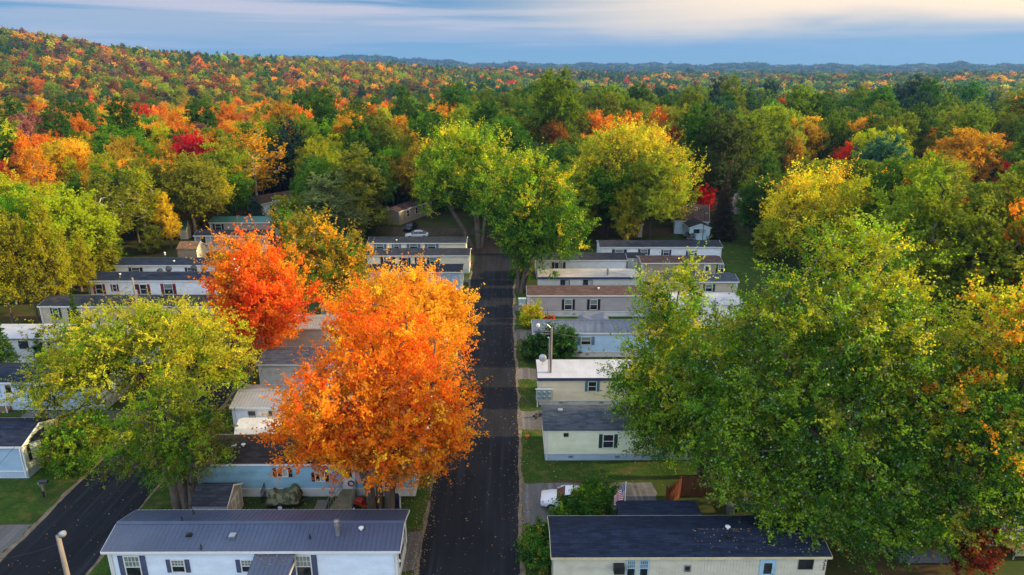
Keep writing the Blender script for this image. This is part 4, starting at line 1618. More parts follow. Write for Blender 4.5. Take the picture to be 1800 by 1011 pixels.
# concrete access ramp with railing at the teal home's door
p = at_z(600, 900, 0)
rp = thing('ramp', (p.x, p.y, 0), "mossy wooden access ramp with railings at the teal home's white door", 'ramp')
M_RAMP = paint("weathered_ramp_boards", (.24, .22, .14), .9, .1, .3, scale=1.5, stain=(.10, .11, .05))
ry = l2y - p.y
m = MB()
m.raw([(-.95, 0, .0), (.8, 0, .0), (.8, 0, .2), (-.95, 0, .2), (-.3, ry - .1, 0), (.8, ry - .1, 0), (.8, ry - .1, .72), (-.3, ry - .1, .72)],
      [(0, 1, 2, 3), (1, 5, 6, 2), (5, 4, 7, 6), (4, 0, 3, 7), (3, 2, 6, 7), (0, 4, 5, 1)])
m.build('deck', M_RAMP, rp)
m = MB()
for (xa, ya, za, xb, yb, zb) in ((-.95, .1, .2, -.3, ry - .15, .72), (.78, .1, .2, .78, ry - .15, .72)):
    m.tube([(xa, ya, za + .9), (xb, yb, zb + .9)], .03, 5)
    m.tube([(xa, ya, za + .45), (xb, yb, zb + .45)], .018, 5)
    for t in np.linspace(0, 1, 7):
        m.tube([(xa + (xb - xa) * t, ya + (yb - ya) * t, za + (zb - za) * t), (xa + (xb - xa) * t, ya + (yb - ya) * t, za + (zb - za) * t + .9)], .02, 5)
m.build('railing', MAT['steel'], rp)
p = at_z(563, 893, 0)
m = MB()
for k in range(11):
    m.box(-.42, .42, -.95 + k * .175, -.95 + k * .175 + .155, .015, .06)
tag(m.build('boardwalk', MAT['wood_pole'], loc=(p.x, p.y, 0)), "short boardwalk of brown planks left of the access ramp", 'boardwalk')
p = at_z(461, 885, 0)
m = MB()
for k in range(7):
    m.tube([(0, k * .2, 0), (0, k * .2, 1.0 + k * .06)], .022, 5)
m.tube([(0, -.02, 1.0), (0, 1.22, 1.36)], .035, 6).tube([(0, -.02, .3), (0, 1.22, .5)], .03, 6)
tag(m.build('hand_railing', MAT['black'], loc=(p.x, p.y, 0)), "black metal hand railing left of the camouflage trailer", 'railing')
# wreath-like round decoration on the ramp landing
p = at_z(612, 872, .9)
m = MB()
m.tube([(.22 * math.cos(t), 0, .22 * math.sin(t)) for t in np.linspace(0, 2 * math.pi, 17)], .06, 6)
tag(m.build('wreath', paint("dried_red_wreath", (.22, .07, .06), .9), loc=(p.x, l2y - .12, 1.25)), "round reddish wreath hanging beside the teal home's ramp", 'wreath')

# wooden steps at the pale blue home
p = at_z(14, 716, 0)
m = MB()
for k in range(4):
    m.box(-.8, .8, -1.5 + k * .33, -1.5 + (k + 1) * .33 - .01, 0, .22 * (k + 1))
m.box(-.8, .8, -1.5 + 4 * .33, .2, 0, .9)
so = thing('wooden_steps', (p.x, p.y + .4, 0), "brown wooden entry steps with white handrail, at the pale blue home's door", 'steps')
m.build('treads', W['brown'], so)
m = MB()
m.tube([(.75, -1.6, 1.0), (.75, -.1, 1.9)], .05, 6).tube([(.75, -1.55, 0), (.75, -1.55, 1.05)], .05, 6).tube([(.75, -.1, .9), (.75, -.1, 1.9)], .05, 6)
m.build('handrail', MAT['white'], so)

# red plastic tub on the grass
p = at_z(114, 747, 0)
m = MB()
m.lathe([(.35, 0), (.5, .3), (.55, .34), (.52, .35), (.46, .3), (.3, .08)], 16)
o = m.build('plastic_tub', paint("bright_red_plastic", (.55, .015, .015), .4, .4), loc=(p.x, p.y, .15))
o.rotation_euler = (R(50), R(10), 0)
o.location.z = .42
tag(o, "bright red plastic tub tipped over on the grass", 'tub')

# small things on the right-hand lawns and driveways
p = at_z(927, 769, 0)
m = MB()
prof = [(.03, 0), (.16, .02), (.22, .12), (.20, .22), (.10, .28), (.03, .27)]
vs_, n_ = [], 20
for r_, z_ in prof:
    for k in range(n_):
        t = 2 * math.pi * k / n_
        q = r_ * (1 + .07 * math.cos(t * 10))
        vs_.append((q * math.cos(t), q * math.sin(t), z_))
m.raw(vs_, [(i * n_ + k, i * n_ + (k + 1) % n_, (i + 1) * n_ + (k + 1) % n_, (i + 1) * n_ + k) for i in range(len(prof) - 1) for k in range(n_)])
m.tube([(0, 0, .25), (.02, 0, .36)], .025, 6)
tag(m.build('pumpkin', paint("orange_rind", (.62, .17, .015), .5), loc=(p.x, p.y, 0)), "small orange pumpkin on the lawn before the pale yellow home", 'pumpkin')
p = at_z(945, 734, 0)
tr = thing('tricycle', (p.x, p.y, 0), "small dark child's tricycle on the grey driveway", 'tricycle', rz=R(30))
m = MB()
m.tube([(.3, 0, .25), (.22, 0, .55), (-.3, 0, .2)], .03, 6).tube([(.2, -.2, .58), (.2, .2, .58)], .025, 6).box(-.25, .0, -.1, .1, .36, .42)
m.build('frame', MAT['dark_metal'], tr)
for (xx, yy, rr) in ((.3, 0, .2), (-.3, -.2, .13), (-.3, .2, .13)):
    m = MB()
    m.lathe([(.03, -.03), (rr, -.03), (rr, .03), (.03, .03)], 12, M=Matrix.Translation((xx, yy, rr)) @ Matrix.Rotation(R(90), 4, 'X'))
    m.build('wheel', MAT['black'], tr)

# flag on a slanting staff at the back porch
p = at_z(1097, 906, 1.6)
fl = thing('flag', (p.x, p.y, 0), "limp stars-and-stripes flag on a staff above the navy porch roof", 'flag')
m = MB()
m.tube([(0, 0, 0), (0, 0, 4.3)], .025, 6)
m.lathe([(.02, 0), (.045, .04), (.02, .08)], 8, at=(0, 0, 4.3))
m.build('staff', MAT['white'], fl)
flag_c = [paint("flag_red", (.42, .02, .035), .8), paint("flag_white", (.72, .70, .70), .8), paint("flag_blue", (.03, .05, .20), .8)]
m = MB()
nu, nv = 24, 26
W_, H_ = 2.0, 1.1
for i in range(nu + 1):
    for j in range(nv + 1):
        u, v = i / nu, j / nv
        drop = u * .95
        x = -.03 - u * .75 - .05 * math.sin(u * 9 + v * 2)
        yy = .16 * math.sin(u * 13 + v * 1.5) * (.3 + u * .7)
        z = 4.22 - v * H_ * (1 - .1 * u) - drop
        m.v.append((x, yy, z))
for i in range(nu):
    for j in range(nv):
        a = i * (nv + 1) + j
        m.f.append((a, a + 1, a + nv + 2, a + nv + 1))
        stripe = (j // 2) % 2
        blue = i < nu * .4 and j < 14
        star = blue and i % 2 == 1 and j % 2 == 1 and 0 < j < 13
        m.m.append(1 if star else 2 if blue else (0 if stripe == 0 else 1))
m.build('cloth', flag_c, fl, smooth=True)

# red-brown board fences by the silver maple
M_FENCE = paint("red_brown_fence_boards", (.17, .060, .030), .85, .15, .3, scale=1.4, streak=(4, 4, .6))


def board_fence(label, a, b, h):
    a, b = Vector(a), Vector(b)
    d = b - a
    ln = d.length
    root = thing('fence', (a.x, a.y, 0), label, 'fence', rz=math.atan2(d.y, d.x))
    m = MB()
    n = int(ln / .16)
    for k in range(n):
        x = k * ln / n
        hh = h + .05 * math.sin(k * 1.7)
        m.box(x, x + .145, -.012, .012, .05, hh)
    m.build('board', M_FENCE, root)
    m = MB()
    m.box(0, ln, .013, .06, .35, .44).box(0, ln, .013, .06, h - .4, h - .31)
    m.build('rail', M_FENCE, root)
    k = 0
    for x in np.arange(0, ln + .01, ln / max(1, round(ln / 2.2))):
        m = MB()
        m.box(x - .05, x + .05, .061, .16, 0, h + .08)
        m.build('post', M_FENCE, root)


board_fence("tall red-brown board fence across the yard under the silver maple", at_z(1196, 873, 0), at_z(1300, 873, 0), 1.8)
board_fence("short red-brown fence return angled towards the lawn", at_z(1172, 892, 0), at_z(1196, 874, 0), 1.75)
# boxes and a wheelbarrow in the dark yard behind the fence
p = at_z(1283, 905, 0)
m = MB()
m.lathe([(.28, 0), (.3, .4), (.3, .85), (.33, .87), (.33, .93), (.05, 1.0)], 16)
tag(m.build('dustbin', MAT['steel'], loc=(p.x, p.y, 0)), "grey metal dustbin in the dark yard behind the navy-roofed home", 'bin')
p = at_z(1316, 893, 0)
m = MB()
m.box(-.75, .75, -.45, .45, 0, .62).box(-.8, .8, -.5, .5, .622, .72)
tag(m.build('storage_box', paint("blue_grey_plastic", (.14, .17, .22), .5), loc=(p.x, p.y, 0)), "blue-grey storage box behind the navy-roofed home, under the maple", 'box')
# plant pot and porch deck at lower right
p = at_z(1781, 956, 0)
m = MB()
m.lathe([(.16, 0), (.24, .42), (.26, .44), (.22, .45), (.18, .38)], 14)
tag(m.build('flower_pot', paint("mustard_glaze", (.42, .26, .03), .5), loc=(p.x, p.y, .62)), "mustard yellow flower pot on the lower right deck", 'flower pot')
pd = thing('deck', (p.x - 1.2, p.y - 1.6, 0), "dark brown wooden deck before the rust-roofed home at lower right", 'deck')
m = MB()
for k in range(14):
    m.box(0, 5, k * .16, k * .16 + .145, .55, .6)
m.build('floorboard', W['brown'], pd)
m = MB()
m.box(0, 5, -.04, -.005, .3, .6).box(0, 5, -.04, .05, 1.3, 1.36)
for k in range(6):
    m.box(k * .98, k * .98 + .08, -.04, .04, 0, 1.3)
m.build('railing', W['tan'], pd)
M_DUSK = paint("dark_lavender_boards", (.13, .125, .155), .7)
p = at_z(1640, 990, 0)
shed("grey board shed half hidden under the right silver maple", p.x - 2.3, p.y, 4.2, 2.6, 1.9, .5, M_DUSK, M_DUSK)

# ------------------------------------------------------------------ trees
def np_mesh(name, V, nper, colors, mat):
    """quads given as consecutive groups of four vertices"""
    nq = len(V) // 4
    me = bpy.data.meshes.new(name)
    me.vertices.add(len(V))
    me.vertices.foreach_set("co", V.astype(np.float32).ravel())
    me.loops.add(nq * 4)
    me.loops.foreach_set("vertex_index", np.arange(nq * 4, dtype=np.int32))
    me.polygons.add(nq)
    me.polygons.foreach_set("loop_start", np.arange(0, nq * 4, 4, dtype=np.int32))
    a = me.attributes.new("col", 'FLOAT_COLOR', 'FACE')
    c = np.ones((nq, 4), np.float32)
    c[:, :3] = np.clip(colors, 0, 1)
    a.data.foreach_set("color", c.ravel())
    me.materials.append(mat)
    me.update(calc_edges=True)
    return me


def unit(v):
    return v / np.maximum(np.linalg.norm(v, axis=1, keepdims=True), 1e-9)


def leaf_quads(rng, P, size, nrm, elong=1.35, tang=None):
    n = len(P)
    t = rng.normal(size=(n, 3)) if tang is None else tang + rng.normal(size=(n, 3)) * .35
    t = t - nrm * np.sum(t * nrm, 1, keepdims=True)
    t = unit(t)
    b = np.cross(nrm, t)
    s = size[:, None]
    fold = nrm * s * rng.uniform(-.18, .18, (n, 1))
    V = np.stack([P - t * s * elong * .5, P + b * s * .5 + fold, P + t * s * elong * .5, P - b * s * .5 + fold], 1)
    return V.reshape(-1, 3)


def clumps_in(rng, blobs, n, shell, lobes=13, lobe_r=.40, inner=.26):
    """clump centres: each ellipsoid of the crown carries smaller leafy lobes round its skin, with hollows between them"""
    B = np.array(blobs, float)
    w = (B[:, 3] * B[:, 4] * B[:, 5]) ** .62
    w = w / w.sum()
    LC, LR, LB = [], [], []
    for k, b in enumerate(B):
        m = max(5, int(round(lobes * len(B) ** .15)))
        d = unit(rng.normal(size=(m * 3, 3)))
        pick = [0]
        for _ in range(m - 1):                      # spread the lobes apart over the skin
            dd = np.min(np.linalg.norm(d[:, None] - d[pick][None], axis=2), axis=1)
            pick.append(int(np.argmax(dd + rng.random(len(d)) * .15)))
        d = d[pick]
        q = rng.uniform(.62, .92, (m, 1))
        LC.append(b[:3] + d * b[3:6] * q)
        LR.append(b[3:6] * lobe_r * rng.uniform(.65, 1.25, (m, 1)))
        LB += [k] * m
    LC, LR, LB = np.concatenate(LC), np.concatenate(LR), np.array(LB)
    pw = w[LB] * (LR.prod(1) ** .5)
    li = rng.choice(len(LC), n, p=pw / pw.sum())
    u = unit(rng.normal(size=(n, 3)))
    rr = (shell ** 3 + (1 - shell ** 3) * rng.random(n)) ** (1 / 3)
    C = LC[li] + u * LR[li] * rr[:, None]
    bi = LB[li]
    k = rng.random(n) < inner
    ki = rng.choice(len(B), k.sum(), p=w)
    v = unit(rng.normal(size=(k.sum(), 3)))
    C[k] = B[ki, :3] + v * B[ki, 3:6] * (rng.random((k.sum(), 1)) ** .4) * .8
    bi[k] = ki
    e = (C - B[bi, :3]) / B[bi, 3:6]
    depth = np.linalg.norm(e, axis=1)
    d = unit(unit(C - B[bi, :3]) + .6 * np.where(k[:, None], 0, u))
    return C, d, np.clip(depth, 0, 1.2)


def skeleton(rng, trunk, C, r_base, bend=.12, tip=.02, expo=2.35):
    """joins clump centres to the trunk by branches; returns edges as (p0, p1, r0, r1)"""
    nodes = [np.array(p, float) for p in trunk]
    par = [-1] + list(range(len(trunk) - 1))
    order = np.argsort(np.linalg.norm(C - nodes[-1], axis=1) + .001 * rng.random(len(C)))
    first = max(1, len(trunk) // 2)
    ends = []
    for ci in order:
        c = C[ci]
        A = np.array(nodes)
        dv = c - A
        dist = np.linalg.norm(dv, axis=1)
        pen = dist + np.where(dv[:, 2] < 0, -dv[:, 2] * .8, 0)
        pen[:first] += 5
        p = int(np.argmin(pen))
        L_ = dist[p]
        if L_ > .6:
            mid = (A[p] + c) / 2 + rng.normal(size=3) * L_ * bend
            mid[2] += L_ * .05
            nodes.append(mid)
            par.append(p)
            p = len(nodes) - 1
        nodes.append(c)
        par.append(p)
        ends.append(len(nodes) - 1)
    n = len(nodes)
    acc = np.zeros(n)
    for e in ends:
        acc[e] += tip ** expo
    for i in range(n - 1, 0, -1):
        if par[i] >= 0:
            acc[par[i]] += acc[i]
    rad = np.maximum(acc, tip ** expo) ** (1 / expo)
    k = r_base / rad[0]
    f = np.clip(rad / rad[0], 0, 1)
    rad = rad * (1 + (k - 1) * f ** .6)
    nt = len(trunk)
    edges = []
    for i in range(1, n):
        a, b = nodes[par[i]], nodes[i]
        r0 = rad[par[i]] if i < nt else min(rad[par[i]], rad[i] * 1.35)
        edges.append((a, b, r0, rad[i]))
    return edges


def tubes_mesh(name, edges, mat, n=6):
    A = np.array([e[0] for e in edges])
    Bp = np.array([e[1] for e in edges])
    r0 = np.array([e[2] for e in edges])
    r1 = np.array([e[3] for e in edges])
    d = unit(Bp - A)
    Bp = Bp + d * (r1 * .5)[:, None]
    ref = np.where(np.abs(d[:, 2:3]) > .9, np.array([[1.0, 0, 0]]), np.array([[0, 0, 1.0]]))
    u = unit(np.cross(d, ref))
    v = np.cross(d, u)
    t = np.arange(n) * 2 * math.pi / n
    cs, sn = np.cos(t), np.sin(t)
    ring = u[:, None, :] * cs[None, :, None] + v[:, None, :] * sn[None, :, None]
    V = np.concatenate([A[:, None, :] + ring * r0[:, None, None], Bp[:, None, :] + ring * r1[:, None, None]], 1)
    E = len(edges)
    k = np.arange(n)
    f = np.stack([k, (k + 1) % n, n + (k + 1) % n, n + k], 1)
    F = (f[None] + (np.arange(E) * 2 * n)[:, None, None]).reshape(-1)
    me = bpy.data.meshes.new(name)
    me.vertices.add(E * 2 * n)
    me.vertices.foreach_set("co", V.reshape(-1, 3).astype(np.float32).ravel())
    me.loops.add(len(F))
    me.loops.foreach_set("vertex_index", F.astype(np.int32))
    nf = E * n
    me.polygons.add(nf)
    me.polygons.foreach_set("loop_start", np.arange(0, nf * 4, 4, dtype=np.int32))
    me.polygons.foreach_set("use_smooth", np.ones(nf, bool))
    me.materials.append(mat)
    me.update(calc_edges=True)
    return me


def hexmix(rng, n, pal, w, jit=.16):
    pal = np.array(pal, float)
    w = np.array(w, float)
    k = rng.choice(len(pal), n, p=w / w.sum())
    return pal[k] * np.exp(rng.normal(0, jit, (n, 1)))


# leaf colours
ORANGE, REDOR, GOLD, AMBER = (.86, .25, .015), (.95, .17, .015), (.84, .47, .03), (.86, .35, .02)
YEL, YELGR, LIME, GREEN = (.74, .60, .04), (.46, .47, .03), (.27, .41, .025), (.105, .235, .018)
DGREEN, OLIVE, PALE, RED, CRIM, RUST = (.045, .135, .018), (.22, .22, .025), (.42, .46, .30), (.86, .085, .02), (.42, .012, .025), (.52, .20, .03)


def crown_mesh(name, rng, blobs, n_cl, twigs, per, leaf, tl, cols, shell=.45, upb=.45, outb=.8, droop=0.0, C=None, rel=False, flat=.55, mat=None, elong=1.35, glint=0.0, shoots=.22):
    """cols(C, depth, up, rng) -> colour per clump; leaves sit on short twigs that radiate from each clump"""
    if C is None:
        C, d, rr = clumps_in(rng, blobs, n_cl, shell)
    else:
        C, d, rr = C
    n_cl = len(C)
    base = cols(C, rr, d, rng)
    td = rng.normal(size=(n_cl, twigs, 3)) * .75 + d[:, None, :] * outb
    td[..., 2] = td[..., 2] * (1 - .25 * flat) + upb - droop
    td = td / np.maximum(np.linalg.norm(td, axis=2, keepdims=True), 1e-6)
    L_ = tl * rng.uniform(.45, 1.15, (n_cl, twigs, 1))
    sh = (rng.random((n_cl, twigs)) < shoots * np.clip(rr, .3, 1.1)[:, None]) & (td[..., 2] > -.1)
    L_ = L_ * np.where(sh, 1.75, 1.0)[..., None]
    td = td + np.where(sh, .28, 0)[..., None] * np.array([0, 0, 1.0])
    t = rng.random((n_cl, twigs, per)) ** .8
    P = C[:, None, None, :] + td[:, :, None, :] * (L_ * t)[..., None]
    P = P + rng.normal(size=P.shape) * leaf * .6
    if droop:
        P[..., 2] -= droop * (L_ * t) ** 1.6 * .8
    nl = n_cl * twigs * per
    P = P.reshape(-1, 3)
    nrm = rng.normal(size=(nl, 3)) * .8 + np.repeat(d, twigs * per, 0) * .35
    nrm[:, 2] += .55
    nrm = unit(nrm)
    size = leaf * rng.uniform(.65, 1.3, nl)
    V = leaf_quads(rng, P, size, nrm, elong)
    c = np.repeat(base, twigs * per, 0)
    c = c * np.exp(rng.normal(0, .20, (nl, 1))) * np.exp(rng.normal(0, .07, (nl, 3)))
    if glint:
        k = rng.random(nl) < glint
        c[k] = np.array(PALE) * np.exp(rng.normal(0, .2, (k.sum(), 1)))
    return np_mesh(name, V, 4, c, mat or MAT['leaf']), C


def grow(name, label, cat, x, y, blobs, cols, n_cl=420, twigs=6, per=12, leaf=.2, tl=1.1, trunks=None, r=.3, seed=1, bark='bark', shell=.45, upb=.45,
         outb=.8, droop=0.0, group=None, elong=1.35, bend=.12, z=0.0, limbs=None, glint=0.0, shoots=.22):
    """blobs are ellipsoids (x, y, z, rx, ry, rz) relative to the base; trunks are polylines from the ground"""
    rng = np.random.default_rng(seed)
    root = thing(name, (x, y, z), label, cat, group)
    me, C = crown_mesh('crown', rng, blobs, n_cl, twigs, per, leaf, tl, cols, shell, upb, outb, droop, elong=elong, glint=glint, shoots=shoots)
    o = bpy.data.objects.new('crown', me)
    COL.objects.link(o)
    o.parent = root
    B = np.array(blobs)
    trunks = trunks or [[(0, 0, -.2), (0, 0, 1.5), (0.1, 0, B[:, 2].min())]]
    edges = []
    tips = np.array([t[-1] for t in trunks])
    sub = C[rng.permutation(len(C))[:min(len(C), limbs or 230)]]
    own = np.argmin(np.linalg.norm(sub[:, None, :] - tips[None] * np.array([1, 1, .7]), axis=2) if len(trunks) > 1 else np.zeros((len(sub), 1)), axis=1)
    for i, t in enumerate(trunks):
        s = sub[own == i]
        if len(s) == 0:
            s = sub[:3]
        rb = r if not isinstance(r, (list, tuple)) else r[i]
        edges += skeleton(rng, t, s, rb, bend)
    tm = tubes_mesh('trunk', edges, MAT[bark], 7)
    o = bpy.data.objects.new('trunk', tm)
    COL.objects.link(o)
    o.parent = root
    return root


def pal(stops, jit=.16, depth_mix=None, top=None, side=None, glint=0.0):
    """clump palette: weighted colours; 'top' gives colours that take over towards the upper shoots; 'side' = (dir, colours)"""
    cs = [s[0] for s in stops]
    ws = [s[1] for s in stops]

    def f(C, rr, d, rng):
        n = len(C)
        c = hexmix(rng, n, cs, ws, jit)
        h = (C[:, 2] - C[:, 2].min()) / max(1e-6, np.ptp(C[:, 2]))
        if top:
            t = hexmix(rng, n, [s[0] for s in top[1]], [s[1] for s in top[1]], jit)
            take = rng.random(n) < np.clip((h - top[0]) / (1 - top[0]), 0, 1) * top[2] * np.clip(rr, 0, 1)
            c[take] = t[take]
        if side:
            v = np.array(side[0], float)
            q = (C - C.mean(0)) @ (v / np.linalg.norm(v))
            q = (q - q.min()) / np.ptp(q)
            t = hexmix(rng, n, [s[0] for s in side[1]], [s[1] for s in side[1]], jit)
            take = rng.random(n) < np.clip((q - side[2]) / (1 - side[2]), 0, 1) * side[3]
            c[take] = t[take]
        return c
    return f


def G(px, py):
    return at_z(px, py, 0)


def rowz(px, py, y):
    return at_y(px, py, y)


# ---- hand-placed trees: base from the trunk foot, crown sizes from the photo
p = G(668, 906)
grow('maple_tree', "big orange maple with three grey trunks, overhanging the road by the teal home", 'maple', p.x, p.y,
     [(.3, .3, 9.3, 6.3, 5.8, 5.0), (-2.2, -.3, 8.2, 5.4, 4.6, 3.5), (2.3, -.5, 7.8, 4.2, 4.2, 3.8), (.2, .8, 13.8, 3.8, 3.6, 3.6), (3.4, -1.5, 6.2, 2.5, 2.4, 1.9), (-4.6, 0, 7.0, 2.6, 2.6, 1.9), (.8, -2.0, 6.7, 4.0, 3.0, 2.4), (4.9, -1.2, 6.9, 1.9, 1.5, .9), (4.6, -.4, 9.4, 1.9, 1.6, .9), (5.4, -1.0, 8.0, 1.5, 1.4, .7)],
     pal([(ORANGE, 6), (AMBER, 4), (RUST, 1.2), (GOLD, 1.2), (REDOR, .8)], top=(.4, [(ORANGE, 4), (REDOR, 2), (AMBER, 1)], .9)),
     n_cl=1120, twigs=7, per=15, leaf=.128, tl=1.3, trunks=[[(-.5, 0, -.2), (-.6, 0, 2.2), (-1.3, .1, 5.0), (-2.0, .2, 8)], [(.1, .1, -.2), (.05, .1, 2.5), (.1, .2, 5), (.1, .4, 9)], [(.75, -.1, -.2), (.9, -.1, 2.4), (1.6, -.2, 5.2), (2.6, -.2, 8)]],
     r=[.36, .26, .40], seed=21, shell=.3)
p = G(738, 690)
grow('maple_tree', "golden orange maple beside the road, behind the big orange maple", 'maple', p.x, p.y,
     [(-1, 0, 7.6, 6.4, 6.0, 4.8), (1.2, 0, 7.6, 4.6, 5.0, 4.2), (-.5, 0, 10.4, 4.4, 4.4, 3.0), (-3.0, 0, 8, 4.4, 4.4, 4)],
     pal([((.90, .52, .035), 4), ((.88, .44, .028), 5), (AMBER, 3)]), n_cl=800, twigs=7, per=14, leaf=.155, tl=1.35, r=.36, seed=22, shell=.4,
     trunks=[[(0, 0, -.2), (0, 0, 2), (-.3, 0, 5), (-.5, 0, 9)]])
p = G(474, 640)
grow('maple_tree', "fiery red-orange maple with a bright red face, left of the golden maple", 'maple', p.x, p.y,
     [(0, 0, 7.4, 4.7, 4.6, 5.6), (-.6, 0, 11.4, 3.6, 3.6, 4.0), (1.4, -.8, 7.5, 3.8, 3.6, 4.6), (-1.8, 0, 8.5, 3.4, 3.6, 4.6)],
     pal([(AMBER, 4), (ORANGE, 3), (GOLD, 1.5), (OLIVE, .8)], side=((.35, -.9, -.05), [(REDOR, 6), (RED, 1.2), (ORANGE, 3)], .42, 1.6)),
     n_cl=640, twigs=7, per=14, leaf=.165, tl=1.5, r=.32, seed=23, shell=.4, upb=.75)
p = G(272, 748)
grow('willow_tree', "broad yellow-green willow spreading over the left road", 'willow', p.x, p.y,
     [(.3, 0, 7.9, 8.2, 6.5, 3.4), (-5.2, -1.5, 6.2, 4.2, 4.0, 3.0), (5.6, -.8, 7.6, 4.4, 4.4, 3.4), (-1.2, -1, 9.9, 4.4, 4, 2.2), (2.6, 0, 9.9, 4.0, 4, 2.2), (-3.4, -2, 8.8, 3.8, 3.6, 2.2), (-5.5, -3.5, 4.6, 3.4, 3.0, 2.2), (6.5, 0, 6.0, 3.2, 3, 2.4)],
     pal([(YELGR, 4.5), (LIME, 3), (OLIVE, 2.4), (GREEN, .6)], top=(.35, [(YEL, 1.3), (YELGR, 4)], .8), side=((.9, 0, .5), [(YEL, 1.5), (YELGR, 3)], .6, .7)),
     n_cl=1000, twigs=8, per=14, leaf=.095, tl=1.3, r=[.5, .4], seed=24, shell=.35, bark='bark_dark', elong=2.0, droop=.2, upb=.4,
     trunks=[[(0, 0, -.2), (.1, 0, 2.2), (-.4, 0, 4.5), (-2.0, -.3, 7)], [(.3, 0, -.1), (.5, 0, 2.4), (1.6, 0, 5), (3.0, 0, 7.5)]], limbs=300)
p = G(322, 893)
grow('willow_tree', "smaller green willow with a stout forked trunk, between the left road and the lavender shed", 'willow', p.x, p.y,
     [(.1, .3, 7.4, 3.0, 2.8, 3.4), (-2.2, .6, 5.4, 2.4, 2.4, 2.0), (1.8, 0, 5.6, 2.4, 2.2, 2.2), (-.6, .4, 3.6, 2.0, 1.6, 1.4), (-4.2, .8, 4.6, 1.8, 1.8, 1.7)],
     pal([(GREEN, 2.4), (LIME, 3), (OLIVE, 3.4), (DGREEN, .6)], top=(.4, [(LIME, 2), (YELGR, 3)], .8)), n_cl=340, twigs=8, per=14, leaf=.088, tl=1.15,
     r=[.42, .36, .3], seed=25, shell=.3, elong=2.0, droop=.35, upb=.3,
     trunks=[[(-.35, 0, -.2), (-.4, 0, 2.2), (-.9, .2, 4.2)], [(.2, .1, -.2), (.15, .1, 2.6), (.2, .2, 5.5)], [(.7, 0, -.2), (.95, 0, 2.2), (1.6, 0, 4.4)]])
p = G(575, 566)
grow('deciduous_tree', "olive-gold tree right of the red maple, behind hidden roofs", 'tree', p.x, p.y,
     [(0, 0, 8.2, 5.2, 5.0, 5.2), (1.6, 0, 6.5, 4.4, 4.2, 4.2), (-1.8, 0, 11.5, 3.4, 3.4, 3.4)], pal([(OLIVE, 4), ((.44, .30, .02), 4), (GOLD, 1.5), (GREEN, .8)]),
     n_cl=480, twigs=6, per=10, leaf=.21, tl=1.2, r=.3, seed=26, upb=.6, bark='bark_pale')
p = G(838, 436)
grow('maple_tree', "bright green maple with leaning pale limbs, at the road's far end on the left", 'maple', p.x, p.y,
     [(-3.5, 0, 14.5, 7.4, 7.0, 6.4), (1.5, 0, 13.5, 6.4, 6.4, 6.0), (-6.0, 0, 11.0, 5.2, 5.2, 4.2), (-2.0, 0, 18.0, 4.8, 4.8, 4.0), (3.4, 0, 11, 4, 4, 4), (5.2, .5, 8.6, 3.2, 3.2, 2.8)],
     pal([(LIME, 4), (GREEN, 4.5), (YELGR, 1.6)], top=(.45, [(YELGR, 3), (LIME, 3), (YEL, .8)], .9)), n_cl=900, twigs=7, per=13, leaf=.205, tl=1.8,
     r=[.42, .5, .34], seed=27, shell=.45, upb=.7,
     trunks=[[(-.8, 0, -.2), (-2.6, 0, 4), (-5.2, 0, 8.5), (-6.5, 0, 11)], [(.3, 0, -.2), (.1, 0, 5), (-.8, 0, 10)], [(.9, 0, -.2), (1.5, 0, 5), (3.0, 0, 10)]])
p = G(913, 514)
grow('maple_tree', "dense green maple leaning over the road's right kerb with yellow sprays", 'maple', p.x, p.y,
     [(2.6, 0, 12.0, 6.8, 6.4, 6.0), (-.8, 0, 13.0, 5.4, 5.4, 5.0), (5.0, 0, 9.6, 5.0, 5.0, 4.6), (2.0, 0, 16.4, 4.6, 4.6, 3.6), (1.0, -.5, 8.0, 4.4, 4.0, 3.4)],
     pal([(GREEN, 5), (DGREEN, 3.6), (LIME, 1.6), (YEL, .5)], top=(.45, [(YELGR, 3), (YEL, 1.4), (LIME, 2)], .85)), n_cl=900, twigs=7, per=13, leaf=.175, tl=1.5,
     r=[.46, .3], seed=28, shell=.4, upb=.45,
     trunks=[[(.2, 0, -.2), (.9, 0, 3), (2.0, 0, 6), (3.0, 0, 9)], [(-.2, 0, -.2), (-.2, 0, 4), (-.6, 0, 8)]])
# the shaggy lower growth on its trunk
p = G(920, 500)
grow('ivy_shrub', "shaggy dark green growth around the foot of the leaning kerb maple", 'shrub', p.x - .3, p.y + 1.0, [(0, 0, 2.2, 1.5, 1.4, 2.2), (.2, 0, 4.2, 1.2, 1.2, 2)],
     pal([(DGREEN, 4), (GREEN, 3), (OLIVE, 1)]), n_cl=110, twigs=5, per=8, leaf=.22, tl=.8, r=.12, seed=29, droop=.5, upb=.1)
p = G(1104, 418)
grow('maple_tree', "wide yellow maple crowning the far right row of homes", 'maple', p.x, p.y,
     [(.5, 0, 13.0, 9.6, 8.0, 6.6), (-5.0, 0, 13.0, 6.4, 6, 6.0), (6.4, 0, 11.6, 6.0, 6, 6.0), (0, 0, 17.4, 6.6, 6, 4.0), (-4.2, 0, 17.0, 4.6, 4.4, 3.4), (7.2, 0, 7.6, 4.4, 4, 4.0), (-6.4, -.5, 8.2, 4.0, 4, 3.4)],
     pal([(YELGR, 5), (YEL, 2.4), (LIME, 2.6), (OLIVE, .6)], top=(.4, [(YEL, 4), (GOLD, .6), (YELGR, 2)], 1.0)), n_cl=1250, twigs=7, per=12, leaf=.215, tl=1.8,
     r=[.5, .5, .4], seed=30, shell=.5, upb=.65,
     trunks=[[(-.6, 0, -.2), (-1.4, 0, 4), (-3.4, 0, 9)], [(.6, 0, -.2), (1.0, 0, 4), (1.6, 0, 10)], [(1.3, 0, -.2), (2.6, 0, 4), (5.0, 0, 9)]])
